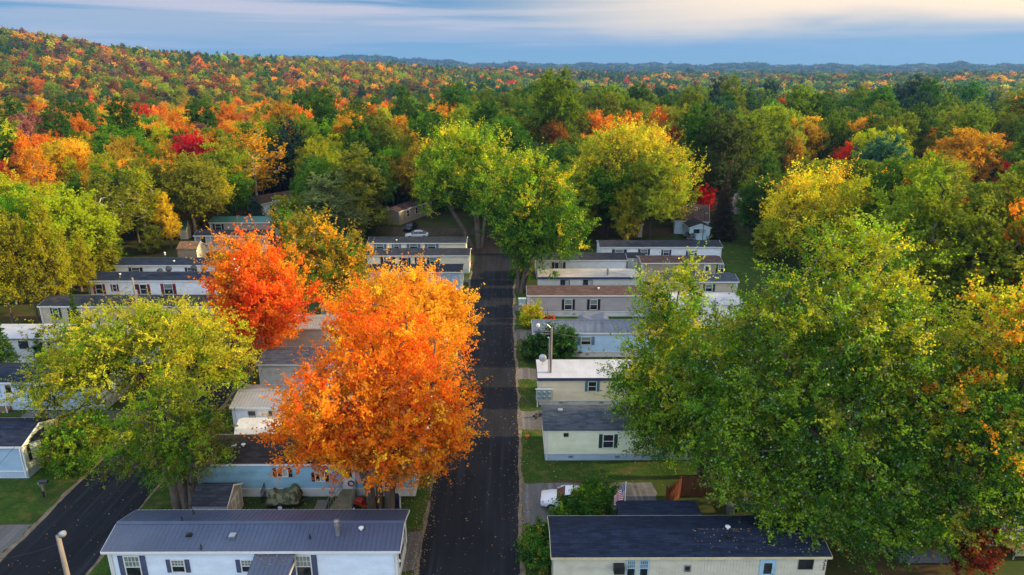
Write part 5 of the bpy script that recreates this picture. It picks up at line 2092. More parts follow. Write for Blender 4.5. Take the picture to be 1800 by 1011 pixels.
p = G(1426, 474)
grow('maple_tree', "bright yellow round-topped maple behind the big silver maple", 'maple', p.x, p.y,
     [(0, 0, 9.4, 7.4, 7.0, 6.0), (-3.0, 0, 8.2, 5.2, 5.4, 5.0), (2.6, 0, 8.0, 4.8, 5.4, 4.6), (-1.2, 0, 12.6, 4.6, 5.0, 3.2)],
     pal([((.88, .70, .03), 4.5), (YELGR, 4), (LIME, 2)], top=(.25, [((.90, .70, .04), 4), (GOLD, 2)], 1.1)), n_cl=900, twigs=7, per=13, leaf=.195, tl=1.8, r=.5, seed=31, shell=.5, upb=.75)
p = G(1240, 838)
grow('silver_maple', "silver maple with pale clustered trunks, between pale yellow home and red-brown fence", 'maple', p.x, p.y,
     [(-2.6, .3, 7.2, 4.6, 4.6, 4.6), (-3.8, 0, 11.0, 3.3, 3.6, 3.8), (-3.2, 0, 14.0, 2.4, 2.6, 3.2), (-5.4, 0, 8.2, 2.5, 2.6, 2.8), (-.2, 0, 7.6, 3.6, 3.6, 3.6), (-3.6, -1, 5.0, 3.0, 2.8, 2.4), (-5.6, .5, 15.4, 1.5, 1.4, .9), (-4.8, 0, 15.8, 1.2, 1.2, 2.0), (-2.8, 0, 16.2, 1.1, 1.1, 2.2)],
     pal([(GREEN, 4.5), (LIME, 4), (DGREEN, 1.4), (OLIVE, .8)], top=(.30, [(YELGR, 5), (YEL, 1.2), (LIME, 3)], 1.1)), n_cl=1050, twigs=7, per=16, leaf=.115, tl=1.3,
     r=[.27, .3, .24], seed=32, glint=.035, shell=.3, upb=.45, droop=.1, bark='bark',
     trunks=[[(-.4, 0, -.2), (-.6, 0, 2.4), (-1.6, 0, 5), (-2.6, 0, 8)], [(.2, 0, -.2), (.3, 0, 3), (.2, 0, 6), (-.6, 0, 10)], [(1.1, .1, -.2), (1.5, .1, 2.6), (2.0, .1, 5.5)]])
p = G(1432, 955)
grow('silver_maple', "largest silver maple, a towering green crown filling the right side", 'maple', p.x, p.y,
     [(-.2, 1, 10.0, 7.0, 6.4, 6.2), (.4, 1.0, 16.0, 5.6, 5.2, 4.8), (-5.6, .5, 12.0, 4.2, 4.0, 5.2), (3.4, .5, 13.0, 4.4, 4.2, 4.8), (-.6, .5, 5.4, 5.4, 5.0, 3.4), (1.0, 1, 20.0, 3.4, 3.2, 2.6), (-4.4, -.4, 6.8, 4.4, 3.4, 4.2), (-3.8, .6, 17.4, 2.8, 2.4, 2.4), (1.8, -1.8, 4.6, 2.8, 2.2, 2.8), (-3.2, -2.6, 5.6, 2.7, 2.1, 2.2), (-.8, -2.8, 4.4, 2.6, 2.1, 2.4), (3.4, -1.4, 5.6, 2.8, 2.4, 3.0), (1.6, -3.4, 3.6, 2.4, 1.8, 2.0), (4.6, -3.2, 3.8, 2.4, 1.8, 2.2)],
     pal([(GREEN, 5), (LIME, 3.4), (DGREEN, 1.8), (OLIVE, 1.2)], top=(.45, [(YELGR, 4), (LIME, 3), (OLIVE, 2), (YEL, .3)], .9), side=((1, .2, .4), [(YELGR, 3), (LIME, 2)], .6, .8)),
     n_cl=2500, twigs=7, per=16, leaf=.115, tl=1.35, r=[.45, .4], seed=33, glint=.05, shell=.3, upb=.4, droop=.12,
     trunks=[[(-.3, 0, -.2), (-.4, 0, 3), (-1.0, .2, 7), (-1.6, .5, 12)], [(.5, .2, -.2), (.7, .2, 3), (1.6, .4, 7), (2.0, .8, 13)]], limbs=420)
p = G(1668, 985)
grow('silver_maple', "right-hand silver maple with orange-tinged shoots, at the picture's right edge", 'maple', p.x, p.y,
     [(.6, .5, 9.4, 5.2, 4.8, 5.6), (.8, .5, 14.6, 3.8, 3.6, 4.0), (3.4, .5, 10.5, 3.6, 3.4, 4.4), (-2.0, 0, 10.8, 3.4, 3.2, 4.0), (1.6, .5, 17.6, 2.2, 2.2, 2.0), (-.6, 0, 5.4, 4.4, 3.6, 3.0), (3.6, .5, 15.0, 2.4, 2.2, 2.8), (-2.8, -1.4, 4.4, 2.6, 2.0, 2.6), (2.6, -1.0, 5.0, 3.0, 2.2, 2.6)],
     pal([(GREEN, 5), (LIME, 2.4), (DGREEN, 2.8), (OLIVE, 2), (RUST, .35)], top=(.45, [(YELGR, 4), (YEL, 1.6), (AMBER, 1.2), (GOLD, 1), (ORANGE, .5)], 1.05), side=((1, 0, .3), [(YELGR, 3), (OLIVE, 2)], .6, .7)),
     n_cl=1450, twigs=7, per=16, leaf=.115, tl=1.3, r=[.42, .36], seed=34, glint=.025, shell=.3, upb=.45, droop=.1,
     trunks=[[(0, 0, -.2), (-.2, 0, 3), (-.8, .2, 7), (-1.0, .4, 11)], [(.6, .1, -.2), (.9, .1, 3), (1.8, .2, 7), (2.4, .4, 12)]], limbs=300)
p = G(1690, 1006)
grow('maple_sapling', "small dark red maple sapling under the right silver maple", 'tree', p.x, p.y - .8, [(0, 0, 2.5, 1.3, 1.2, 1.6), (.4, 0, 3.7, .8, .8, 1.0)], pal([((.20, .03, .015), 4), ((.26, .09, .02), 2)]),
     n_cl=90, twigs=5, per=9, leaf=.15, tl=.7, r=.07, seed=35)

# ---- shrubs and small evergreens in the yards
p = G(1025, 917)
grow('bush', "leafy green bush in front of the white saloon car", 'bush', p.x - .3, p.y + .9, [(.3, -.2, 1.0, 1.5, 1.1, .9), (-1.1, -.5, .5, .8, .8, .5), (1.5, 0, 1.2, 1.3, 1.1, 1.2), (1.2, 0, 1.9, .9, .8, .8)],
     pal([(GREEN, 5), (DGREEN, 4), (LIME, 1), (OLIVE, .6)]), n_cl=330, twigs=6, per=9, leaf=.12, tl=.6, r=.08, seed=41, shell=.5, upb=.5)
p = G(963, 636)
grow('bush', "large dark green bush before the light blue home, left of the street-lamp pole", 'bush', p.x, p.y + .8, [(.3, 0, 1.7, 2.3, 2.0, 1.7), (-1.3, 0, 1.2, 1.5, 1.6, 1.2), (1.6, 0, 2.0, 1.4, 1.5, 1.9)],
     pal([(DGREEN, 6), ((.03, .075, .025), 5), (GREEN, 2)]), n_cl=300, twigs=6, per=9, leaf=.17, tl=.7, r=.1, seed=42, shell=.5, upb=.5)
p = G(935, 590)
grow('bush', "yellow-green ornamental shrub at the kerb by the blue-grey roof", 'bush', p.x + .1, p.y + 2.6, [(0, 0, 1.3, 1.2, 1.1, 1.3), (.5, 0, 2.4, .6, .6, .9)], pal([(YELGR, 4), (LIME, 3), (GOLD, .8)]), n_cl=90, twigs=5, per=8, leaf=.18, tl=.7, r=.06, seed=43, upb=.8)
p = G(941, 562)
grow('bush', "small orange-gold shrub on the strip before the taupe home", 'bush', p.x - .9, p.y - .4, [(0, 0, .8, .8, .7, .8)], pal([(GOLD, 3), (AMBER, 3), (YELGR, 2)]), n_cl=50, twigs=5, per=8, leaf=.17, tl=.5, r=.05, seed=44, upb=.6)
p = G(962, 562)
grow('flowers', "low red flower patch along the taupe home's white skirting", 'flowers', p.x, p.y - .2, [(0, 0, .35, 1.0, .4, .3)], pal([(RED, 3), (CRIM, 1), (GREEN, 2)]), n_cl=30, twigs=4, per=6, leaf=.12, tl=.25, r=.02, seed=45)
p = G(1012, 623)
grow('bush', "small plum-red shrub beside the light blue home's skirting", 'bush', p.x, p.y - .2, [(0, 0, .55, .6, .5, .5)], pal([((.20, .03, .06), 4), (GREEN, 2)]), n_cl=40, twigs=5, per=7, leaf=.13, tl=.4, r=.04, seed=46)
p = G(940, 1000)
grow('bush', "dark green shrub at the near left corner of the navy-roofed home", 'bush', p.x + .2, p.y + .3, [(0, 0, 1.2, 1.1, 1.6, 1.2), (.2, 1.4, 1.0, 1.0, 1.2, 1.0)], pal([(DGREEN, 4), (GREEN, 3), (OLIVE, 2)]), n_cl=190, twigs=6, per=9, leaf=.12, tl=.6, r=.06, seed=47, upb=.5)
p = G(80, 636)
grow('cedar_shrub', "small conical dark green cedar against the tan-grey home", 'conifer', p.x, p.y, [(0, 0, .9, .75, .75, .9), (0, 0, 1.9, .55, .55, .9), (0, 0, 2.8, .3, .3, .8)], pal([(DGREEN, 5), (GREEN, 2)]), n_cl=150, twigs=5, per=8, leaf=.13, tl=.35, r=.08, seed=48, shell=.7, upb=1.4, elong=2)
p = G(100, 640)
grow('bush', "round low shrub beside the tan-grey home's narrow window", 'bush', p.x, p.y, [(0, 0, .8, .8, .7, .8)], pal([(DGREEN, 4), (GREEN, 2)]), n_cl=60, twigs=5, per=8, leaf=.14, tl=.45, r=.05, seed=49)
p = G(163, 790)
grow('bush', "white-flowering shrub before the sage gable's bay window", 'bush', p.x - 3.2, p.y + 3.2, [(0, 0, .9, 1.0, 1.4, .9)], pal([(GREEN, 3), (LIME, 2), ((.6, .62, .58), 2)]), n_cl=90, twigs=5, per=8, leaf=.13, tl=.6, r=.05, seed=50)
p = G(236, 800)
grow('bush', "dense green thicket hanging between bay-window home and left road", 'bush', -36.2, 49.8, [(0, 0, 2.0, 1.7, 2.0, 1.9), (.8, 1.8, 2.4, 1.5, 1.7, 1.8)], pal([(GREEN, 4), (LIME, 2), (OLIVE, 2)]), n_cl=260, twigs=6, per=9, leaf=.15, tl=.8, r=.1, seed=51)

# ------------------------------------------------------------------ fallen leaves
_rng, _p, _s, _t, _n = scatter_leaves()
_nrm = _rng.normal(size=(_n, 3)) * .18
_nrm[:, 2] += 1
_c = hexmix(_rng, _n, [(.34, .24, .12), (.42, .20, .05), (.45, .35, .18), (.35, .12, .03), (.52, .45, .30)], [3, 2, 3, 1.5, 2.5])
_me = np_mesh("fallen_leaves", leaf_quads(_rng, _p, _s, unit(_nrm)), 4, _c, MAT['leaf'])
_o = bpy.data.objects.new("fallen_leaves", _me)
COL.objects.link(_o)
tag(_o, "fallen leaves scattered over the dark roads and lawns", "fallen leaves", kind="stuff")


# ------------------------------------------------------------------ forest kinds
def tube_quads(edges, n=5):
    A = np.array([e[0] for e in edges], float)
    Bp = np.array([e[1] for e in edges], float)
    r0 = np.array([e[2] for e in edges])
    r1 = np.array([e[3] for e in edges])
    d = unit(Bp - A)
    ref = np.where(np.abs(d[:, 2:3]) > .9, np.array([[1.0, 0, 0]]), np.array([[0, 0, 1.0]]))
    u = unit(np.cross(d, ref))
    v = np.cross(d, u)
    t = np.arange(n + 1) * 2 * math.pi / n
    ring = u[:, None, :] * np.cos(t)[None, :, None] + v[:, None, :] * np.sin(t)[None, :, None]
    a, b = A[:, None] + ring * r0[:, None, None], Bp[:, None] + ring * r1[:, None, None]
    q = np.stack([a[:, :-1], a[:, 1:], b[:, 1:], b[:, :-1]], 2)
    return q.reshape(-1, 3)


def rel_tone(amt=.22, hue=.10, top=None):
    def f(C, rr, d, rng):
        c = np.exp(rng.normal(0, amt, (len(C), 1))) * np.exp(rng.normal(0, hue, (len(C), 3)))
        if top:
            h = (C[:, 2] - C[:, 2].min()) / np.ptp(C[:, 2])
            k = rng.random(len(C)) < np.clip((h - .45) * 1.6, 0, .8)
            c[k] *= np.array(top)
        return c
    return f


def broadleaf_kind(seed, blobs, n_cl, twigs, per, leaf, tl, upb, r, bark, low=False, shell=.45, top=None, elong=1.35):
    rng = np.random.default_rng(seed)
    C, d, rr = clumps_in(rng, blobs, n_cl, shell)
    B = np.array(blobs)
    zt = B[:, 2].min()
    if low:
        edges = [(np.array([0, 0, -1.0]), np.array([0, 0, zt]), r, r * .6)]
    else:
        edges = skeleton(rng, [(0, 0, -.8), (0, 0, 2.0), (.15, 0, zt * .75), (.1, .1, zt * 1.15)], C[rng.permutation(n_cl)[:70]], r, .12, tip=.03)
    return (C, d, rr), dict(twigs=twigs, per=per, leaf=leaf, tl=tl, upb=upb, top=top, elong=elong), edges, bark


def conifer_kind(seed, h, R0, z0, step, nb, prof, rise, tuft, wid, per, bark, r=.26, ragged=.35):
    rng = np.random.default_rng(seed)
    P, D, c = [], [], []
    edges = [(np.array([0, 0, -1.0]), np.array([0, 0, h * .5]), r, r * .7), (np.array([0, 0, h * .5]), np.array([0, 0, h * .98]), r * .7, .03)]
    z = z0
    while z < h - .2:
        u = (z - z0) / (h - z0)
        Rz = R0 * prof(u)
        k = max(3, int(nb * (.6 + .4 * (1 - u))))
        a0 = rng.uniform(0, 6.28)
        for i in range(k):
            a = a0 + i * 6.283 / k + rng.normal(0, .25)
            L_ = Rz * (1 - ragged * rng.random())
            if L_ < .15:
                continue
            dr = np.array([math.cos(a), math.sin(a), rise * (.4 + u)])
            b0 = np.array([0, 0, z + rng.normal(0, .12)])
            tone = math.exp(rng.normal(0, .2))
            if L_ > .8:
                edges.append((b0, b0 + dr * L_ * .9, .05, .015))
            m = max(1, int(L_ / .42))
            for j in range(m):
                t = .25 + .75 * (j + rng.random()) / m
                q = b0 + dr * L_ * t
                q[2] -= .12 * L_ * t * t if rise < .2 else -.10 * L_ * t * t
                side = (1 - t) * .6 + .25
                nn = per
                pp = q + rng.normal(size=(nn, 3)) * np.array([side * L_ * .22, side * L_ * .22, .16])
                dd = dr + rng.normal(size=(nn, 3)) * .55 + np.array([0, 0, .35])
                P.append(pp)
                D.append(dd)
                c += [tone] * nn
        z += step * (1 - .35 * u) * rng.uniform(.85, 1.15)
    P, D = np.concatenate(P), unit(np.concatenate(D))
    n = len(P)
    nrm = rng.normal(size=(n, 3)) * .6
    nrm[:, 2] += .8
    nrm = unit(nrm - D * np.sum(nrm * D, 1, keepdims=True))
    V = leaf_quads(rng, P, np.full(n, wid) * rng.uniform(.7, 1.3, n), nrm, tuft / wid, tang=D)
    col = np.array(c)[:, None] * np.exp(rng.normal(0, .18, (n, 1))) * np.exp(rng.normal(0, .06, (n, 3)))
    return V, col, edges, bark


def leaf_arrays(seed, CC, kw):
    """like crown_mesh but returns plain arrays"""
    rng = np.random.default_rng(seed + 900)
    C, d, rr = CC
    n_cl, tw, per, leaf = len(C), kw['twigs'], kw['per'], kw['leaf']
    base = rel_tone(top=kw.get('top'))(C, rr, d, rng)
    td = rng.normal(size=(n_cl, tw, 3)) * .75 + d[:, None, :] * .8
    td[..., 2] += kw['upb']
    td = td / np.maximum(np.linalg.norm(td, axis=2, keepdims=True), 1e-6)
    L_ = kw['tl'] * rng.uniform(.45, 1.15, (n_cl, tw, 1))
    t = rng.random((n_cl, tw, per)) ** .8
    P = (C[:, None, None, :] + td[:, :, None, :] * (L_ * t)[..., None])
    P = (P + rng.normal(size=P.shape) * leaf * .6).reshape(-1, 3)
    n = len(P)
    nrm = rng.normal(size=(n, 3)) * .8 + np.repeat(d, tw * per, 0) * .35
    nrm[:, 2] += .55
    V = leaf_quads(rng, P, leaf * rng.uniform(.65, 1.3, n), unit(nrm), kw['elong'], tang=np.repeat(td.reshape(-1, 3), per, 0) if kw['elong'] > 2 else None)
    c = np.repeat(base, tw * per, 0) * np.exp(rng.normal(0, .18, (n, 1))) * np.exp(rng.normal(0, .06, (n, 3)))
    return V, c


KINDS = {}
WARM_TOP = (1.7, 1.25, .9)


def add_kind(key, spec):
    if isinstance(spec[0], tuple):
        V, c = leaf_arrays(hash(key) % 1000 if False else sum(map(ord, key)), spec[0], spec[1])
    else:
        V, c = spec[0], spec[1]
    KINDS[key] = (V, c, spec[2], spec[3])


add_kind('round', broadleaf_kind(101, [(0, 0, 9.0, 3.6, 3.6, 5.0), (1.4, .4, 7, 3.0, 3.0, 3.4), (-1.4, -.6, 8.0, 3.0, 3.0, 3.8), (0, 0, 13.0, 2.4, 2.4, 3.0)], 250, 6, 11, .22, 1.4, .65, .24, 'bark', shell=.4))
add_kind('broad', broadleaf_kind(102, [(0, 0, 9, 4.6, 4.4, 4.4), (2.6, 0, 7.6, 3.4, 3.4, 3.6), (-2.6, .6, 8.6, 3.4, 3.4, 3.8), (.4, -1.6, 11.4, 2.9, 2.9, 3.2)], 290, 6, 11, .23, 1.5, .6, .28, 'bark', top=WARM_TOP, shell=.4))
add_kind('tall', broadleaf_kind(103, [(0, 0, 9.4, 2.5, 2.5, 5.8), (.8, 0, 6.6, 2.3, 2.3, 3.6), (-.5, .3, 13.8, 1.6, 1.6, 3.8)], 210, 6, 10, .21, 1.25, 1.0, .2, 'bark', shell=.4))
add_kind('airy', broadleaf_kind(104, [(0, 0, 10, 2.9, 2.9, 5.0), (.9, .2, 7, 2.4, 2.4, 3.4), (-.8, 0, 13.4, 1.9, 1.9, 3.0)], 150, 5, 8, .24, 1.5, .7, .17, 'bark_pale', shell=.2))
add_kind('domed', broadleaf_kind(105, [(0, 0, 8.6, 4.2, 4.2, 4.6), (1.8, 1, 9.8, 2.9, 2.9, 3.2), (-1.6, -1, 10.6, 2.9, 2.9, 3.2)], 260, 6, 11, .22, 1.2, .5, .26, 'bark_dark', shell=.5))
add_kind('sparse', broadleaf_kind(106, [(0, 0, 9.5, 3.4, 3.4, 5.0), (0, 0, 13, 2.2, 2.2, 3.0)], 170, 4, 5, .22, 1.5, .9, .12, 'bark_pale', shell=.2))
add_kind('edge', broadleaf_kind(107, [(0, 0, 5.0, 3.0, 3.0, 4.4), (.8, .4, 8.4, 2.4, 2.4, 3.4), (-1.0, 0, 3.2, 2.6, 2.6, 2.6)], 200, 6, 8, .25, 1.2, .7, .14, 'bark', shell=.4))
PLUME = [(0, 0, 5.5, 3.9, 3.9, 1.7), (0, 0, 8.2, 4.1, 4.1, 1.8), (.3, 0, 10.9, 3.7, 3.7, 1.8), (-.2, .2, 13.4, 3.1, 3.1, 1.7), (0, 0, 15.6, 2.4, 2.4, 1.6), (0, 0, 17.4, 1.4, 1.4, 1.3)]
add_kind('pine', broadleaf_kind(111, PLUME, 330, 6, 9, .17, 1.25, .55, .26, 'bark_dark', shell=.3, elong=3.0))
add_kind('pine_old', broadleaf_kind(112, [(.4, 0, 8.0, 3.9, 3.9, 1.5), (-1.2, .4, 10.8, 3.9, 3.7, 1.6), (1.0, -.6, 13.2, 3.8, 3.6, 1.7), (-.5, 0, 15.8, 3.3, 3.3, 1.8), (.3, .3, 18.0, 2.3, 2.3, 1.5)], 320, 6, 9, .17, 1.3, .5, .28, 'bark_dark', shell=.3, elong=3.0))
add_kind('pine_young', broadleaf_kind(113, [(0, 0, 3.0, 3.9, 3.9, 2.0), (0, 0, 6.0, 3.5, 3.5, 2.2), (.2, 0, 9.0, 2.7, 2.7, 2.2), (0, 0, 12.0, 1.6, 1.6, 1.9)], 300, 6, 9, .16, 1.5, .9, .24, 'bark_dark', shell=.35, elong=3.0))
add_kind('spruce', conifer_kind(114, 15, 3.1, .6, .55, 9, lambda u: (1 - u) ** .9, -.08, .55, .2, 6, 'bark_dark', ragged=.2))
for key, src, (s, bl, nc, lf, bk) in (
        ('round_far', 'round', (201, [(0, 0, 9.0, 4.4, 4.4, 4.8), (.4, 0, 12.5, 2.8, 2.8, 3.4)], 62, 1.15, 'bark')),
        ('tall_far', 'tall', (202, [(0, 0, 10, 3.0, 3.0, 6.0)], 46, 1.0, 'bark')),
        ('domed_far', 'domed', (203, [(0, 0, 9.6, 5.2, 5.2, 4.4)], 62, 1.2, 'bark'))):
    add_kind(key, broadleaf_kind(s, bl, nc, 2, 3, lf, .8, .4, .3, bk, low=True, shell=.6))
add_kind('pine_far', conifer_kind(204, 17, 4.0, 3, 1.9, 5, lambda u: (1 - u) ** .6, .2, 1.9, .8, 2, 'bark_dark'))
KEYS = list(KINDS)
KIND_H = {k: float(KINDS[k][0][:, 2].max()) for k in KEYS}

_meshes = {}


def kind_meshes(k):
    if k not in _meshes:
        V, c, edges, bark = KINDS[k]
        _meshes[k] = (np_mesh('crown', V, 4, c, MAT['leaf']), tubes_mesh('trunk', edges, MAT[bark], 6))
    return _meshes[k]


def plant_tree(name, label, cat, k, x, y, h, rz, col, wide=1.0, group=None):
    s = h / KIND_H[k]
    root = thing(name, (x, y, float(ground_z(x, y))), label, cat, group, rz)
    root.scale = (s * wide, s * wide, s)
    for nm, me in zip(('crown', 'trunk'), kind_meshes(k)):
        o = bpy.data.objects.new(nm, me)
        COL.objects.link(o)
        o.parent = root
        if nm == 'crown':
            o.color = (*col, 1)
    return root


TINT = {'gold': (.70, .38, .018), 'yellow': (.66, .52, .02), 'yellow-green': (.40, .43, .015), 'olive': (.22, .255, .014), 'green': (.13, .30, .012),
        'orange': (.80, .29, .02), 'red': (.70, .07, .02), 'crimson': (.40, .016, .03), 'russet': (.29, .125, .028), 'brown': (.17, .115, .06),
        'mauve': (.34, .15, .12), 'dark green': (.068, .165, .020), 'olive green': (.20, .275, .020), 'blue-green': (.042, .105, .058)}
CONIFER = ('pine', 'pine_old', 'pine_young', 'spruce')


def zone(px, r):
    """what grows where: (kind, colour, weight)"""
    D = lambda ks, cols: [(k, c, w / len(ks)) for c, w in cols for k in ks]
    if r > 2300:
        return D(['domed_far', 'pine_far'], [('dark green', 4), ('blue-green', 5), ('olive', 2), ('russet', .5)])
    if px < 760 and r > 560:
        far = r > 700
        dec = ['round_far', 'tall_far', 'domed_far'] if far else ['round', 'tall', 'domed']
        con = ['pine_far'] if far else ['pine', 'spruce']
        return D(dec, [('russet', 3.4), ('olive', 5.0), ('gold', 2.0), ('orange', .5), ('yellow-green', 2.2), ('red', .06), ('brown', 1.3), ('mauve', .5), ('green', .8)]) + D(con, [('dark green', 3.0), ('blue-green', .8)])
    if px < 830 and (195 if px > 440 else 168) < r <= 560:
        f = (px - 430) / 400 if px > 430 else 0
        return D(['round', 'tall', 'broad', 'airy'], [('orange', 4.4), ('gold', 4.2), ('red', .8), ('yellow', 2.8), ('mauve', .7), ('yellow-green', 2.4), ('crimson', .25), ('green', .4)]) + D(['pine', 'pine_old'], [('dark green', .3 + 3.2 * f), ('olive green', .1 + 1.8 * f)])
    if px < 440 and r <= 168:
        big = [('olive', 2.8), ('yellow-green', 4.4), ('green', 3.4), ('gold', .7), ('yellow', 1.2)]
        return D(['round', 'broad', 'domed'], big) + D(['airy', 'tall', 'edge'], [('olive', 3), ('yellow-green', 3.4), ('yellow', 2.6), ('gold', 1.6), ('russet', .2)]) + D(['sparse'], [('olive', .6)]) + D(['pine'], [('dark green', .7)])
    if r <= 195 and px < 1000:
        return D(['pine', 'pine_old'], [('dark green', 2.2), ('olive green', 3.0), ('blue-green', .8)]) + D(['round', 'domed', 'broad'], [('green', 3.0), ('olive', 2.0), ('gold', .9), ('yellow-green', 2.2)]) + D(['sparse'], [('brown', .3)])
    if r <= 330:
        return D(['pine', 'pine_old'], [('dark green', 2.2), ('olive green', 4.6), ('blue-green', .4)]) + D(['round', 'broad', 'domed'], [('green', 2.2), ('olive', 4.0), ('yellow-green', 3.0), ('orange', .7), ('red', .15), ('gold', .8)]) + D(['spruce'], [('dark green', .5)])
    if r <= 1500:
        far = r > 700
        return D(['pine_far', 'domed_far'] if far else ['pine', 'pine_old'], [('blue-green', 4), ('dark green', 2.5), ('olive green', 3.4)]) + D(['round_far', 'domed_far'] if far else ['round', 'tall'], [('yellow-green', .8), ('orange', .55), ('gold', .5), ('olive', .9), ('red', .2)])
    return D(['round_far', 'tall_far', 'domed_far'], [('orange', .5), ('russet', 2.0), ('gold', 1.3), ('olive', 2.6), ('red', .06)]) + D(['pine_far', 'domed_far'], [('dark green', 3.4), ('blue-green', 3.0)])


HOUSES = []


def in_park(x, y):
    if y < 58:
        return True
    if (-65 if y < 72 else -61.5) < x < 49 and y < 104:
        return True
    if -53 < x < 46 and y < 118:
        return True
    if -42 < x < 43 and y < 120:
        return True
    if -30 < x < -6 and y < 150:
        return True
    if -9 < x < 4 and y < 134:
        return True
    if 26 < x < 43 and y < 131:
        return True
    for (a, b, c, d) in HOUSE_FP:
        if a - 2.5 < x < b + 2.5 and c - 5 < y < d + 2.5:
            return True
    if 40 < x < 66 and 138 < y < 172 and x / y > .30 and x / y < .375:
        return True
    if 49 <= x < 56 and y < 72:
        return True
    return False


FIELD = (560, 640, (1515, 1640))


def candidates():
    rng = np.random.default_rng(77)
    out = []
    for r0, r1, s in ((58, 260, 6.3), (260, 700, 8.2), (700, 1500, 9.6), (1500, 2350, 13.5), (2350, 6900, 36)):
        ys = np.arange(r0 * .70, r1 + s, s)
        for j, y in enumerate(ys):
            xm = min(r1, y * .90) + s
            xs = np.arange(-xm, xm, s) + (j % 2) * s * .5
            x = xs + rng.uniform(-.38, .38, len(xs)) * s
            yy = y + rng.uniform(-.38, .38, len(xs)) * s
            r = np.hypot(x, yy)
            k = (r >= r0) & (r < r1) & (np.abs(x) < yy * .86 + 4)
            out.append(np.stack([x[k], yy[k], r[k]], 1))
    return np.concatenate(out), rng


SPECIAL = []        # (x, y, clear radius)


def special(name, label, cat, k, px, base, top, col, wide=1.0, rz=0.0, clear=3.5):
    p = at_z(px, base, 0)
    t = at_y(px, top, p.y)
    h = t.z
    plant_tree(name, label, cat, k, p.x, p.y, h, rz, TINT[col] if isinstance(col, str) else col, wide)
    SPECIAL.append((p.x, p.y, clear, px, top, min(base, top + 75), math.hypot(p.x, p.y)))


# trees of the woods that stand out in the photo
special('deciduous_tree', "tall gold tree at the far left edge, above the tan-grey home", 'tree', 'tall', 24, 572, 343, (.42, .40, .018), .8)
special('deciduous_tree', "olive-gold tree wedged between the two pointed gold trees at the left", 'tree', 'tall', 68, 566, 362, (.30, .29, .015), 1.0, .7, 2)
special('deciduous_tree', "olive tree right behind the lower yellow tree by the mossy-roofed home", 'tree', 'edge', 178, 500, 380, (.26, .27, .015), 1.2, 1.7, 2)
special('deciduous_tree', "low green thicket at the woods' edge left of the navy-roofed white home", 'tree', 'edge', 196, 470, 402, (.14, .22, .015), 1.3, 2.7, 2)
special('deciduous_tree', "low olive thicket below the leaning birch, left of the tan shed", 'tree', 'edge', 268, 446, 392, (.20, .24, .015), 1.3, .7, 2)
special('deciduous_tree', "low gold-green thicket behind the outhouse", 'tree', 'edge', 335, 412, 360, (.34, .30, .015), 1.2, 4.7, 2)
special('deciduous_tree', "pointed gold tree at the left, next to the edge one", 'tree', 'tall', 112, 556, 335, (.42, .41, .018), .78, 1.2)
special('deciduous_tree', "lower yellow bush-like tree right of the two gold trees, by the mossy-roofed home", 'tree', 'tall', 160, 530, 405, (.42, .40, .015), .9, 2)
special('spruce_tree', "dark spruce at the left edge in front of the tan-grey home", 'conifer', 'spruce', 14, 680, 535, 'dark green', 1.25)
special('spruce_tree', "small dark spruce before the mossy-roofed home's shutters", 'conifer', 'spruce', 143, 606, 514, 'dark green', 1.0, 1)
special('birch_tree', "pale-limbed airy birch at the woods' edge behind the red-shuttered home", 'birch', 'airy', 205, 455, 300, 'olive', 1.3, .4)
special('birch_tree', "slender leaning birch just left of the outhouse", 'birch', 'airy', 262, 440, 290, 'yellow-green', 1.2, 2)
special('birch_tree', "gold birch with bare white limbs rising behind the green-roofed home", 'birch', 'sparse', 455, 380, 218, 'gold', 1.5, 1)
special('deciduous_tree', "yellow-green round tree behind the outhouse and tan shed", 'tree', 'broad', 345, 420, 262, (.26, .27, .025), 1.1, 3, 5)
special('deciduous_tree', "bright green low tree tucked behind the green-roofed home", 'tree', 'domed', 415, 395, 300, 'green', 1.1, 3, 4)
special('deciduous_tree', "green tree right of the birches, left of the tan shed", 'tree', 'round', 245, 430, 285, (.15, .22, .022), 1.15, 4)
special('pine_tree', "bushy grey-green pine rising above the red and olive-gold trees", 'pine', 'pine_young', 578, 440, 297, (.20, .25, .085), 1.65, .6, 6)
special('pine_tree', "yellow-green pine with upswept boughs behind the grey-green pine", 'pine', 'pine_young', 632, 412, 244, (.19, .22, .025), 1.25, 1.6, 5)
special('pine_tree', "dark spreading pine over the end-on tan home", 'pine', 'pine_old', 668, 395, 268, 'dark green', 1.1, 3, 4)
special('deciduous_tree', "olive-gold tree with bare twigs behind the bright green maple", 'tree', 'broad', 740, 378, 235, (.36, .24, .02), 1.1, 2, 5)
special('deciduous_tree', "russet-brown tree behind the green kerb maple", 'tree', 'round', 975, 330, 205, 'russet', .9, 2)
special('deciduous_tree', "green low tree between green and yellow maples at the back", 'tree', 'domed', 985, 352, 244, (.09, .20, .02), 1.2, 1, 5)
special('pine_tree', "tall white pine left of the pair by the light pole", 'pine', 'pine_old', 1212, 385, 175, 'dark green', .95, 0, 4)
special('pine_tree', "tallest white pine standing over the light pole", 'pine', 'pine_old', 1262, 395, 188, (.09, .12, .03), 1.05, 2, 4)
special('pine_tree', "leaning-boughed white pine right of the tallest one", 'pine', 'pine', 1308, 383, 195, 'olive green', 1.1, 4, 4)
special('pine_tree', "slim dark pine hiding the pale roofs right of the tall pines", 'pine', 'pine', 1338, 398, 262, 'dark green', .8, 3, 3)
special('spruce_tree', "brownish conical spruce beside the small pale three-pane house", 'conifer', 'spruce', 1268, 422, 300, (.075, .065, .035), 1.15, 2, 3)
special('deciduous_tree', "amber tree glowing behind the tall white pines", 'tree', 'tall', 1290, 352, 265, (.70, .30, .02), 1.0, 2)
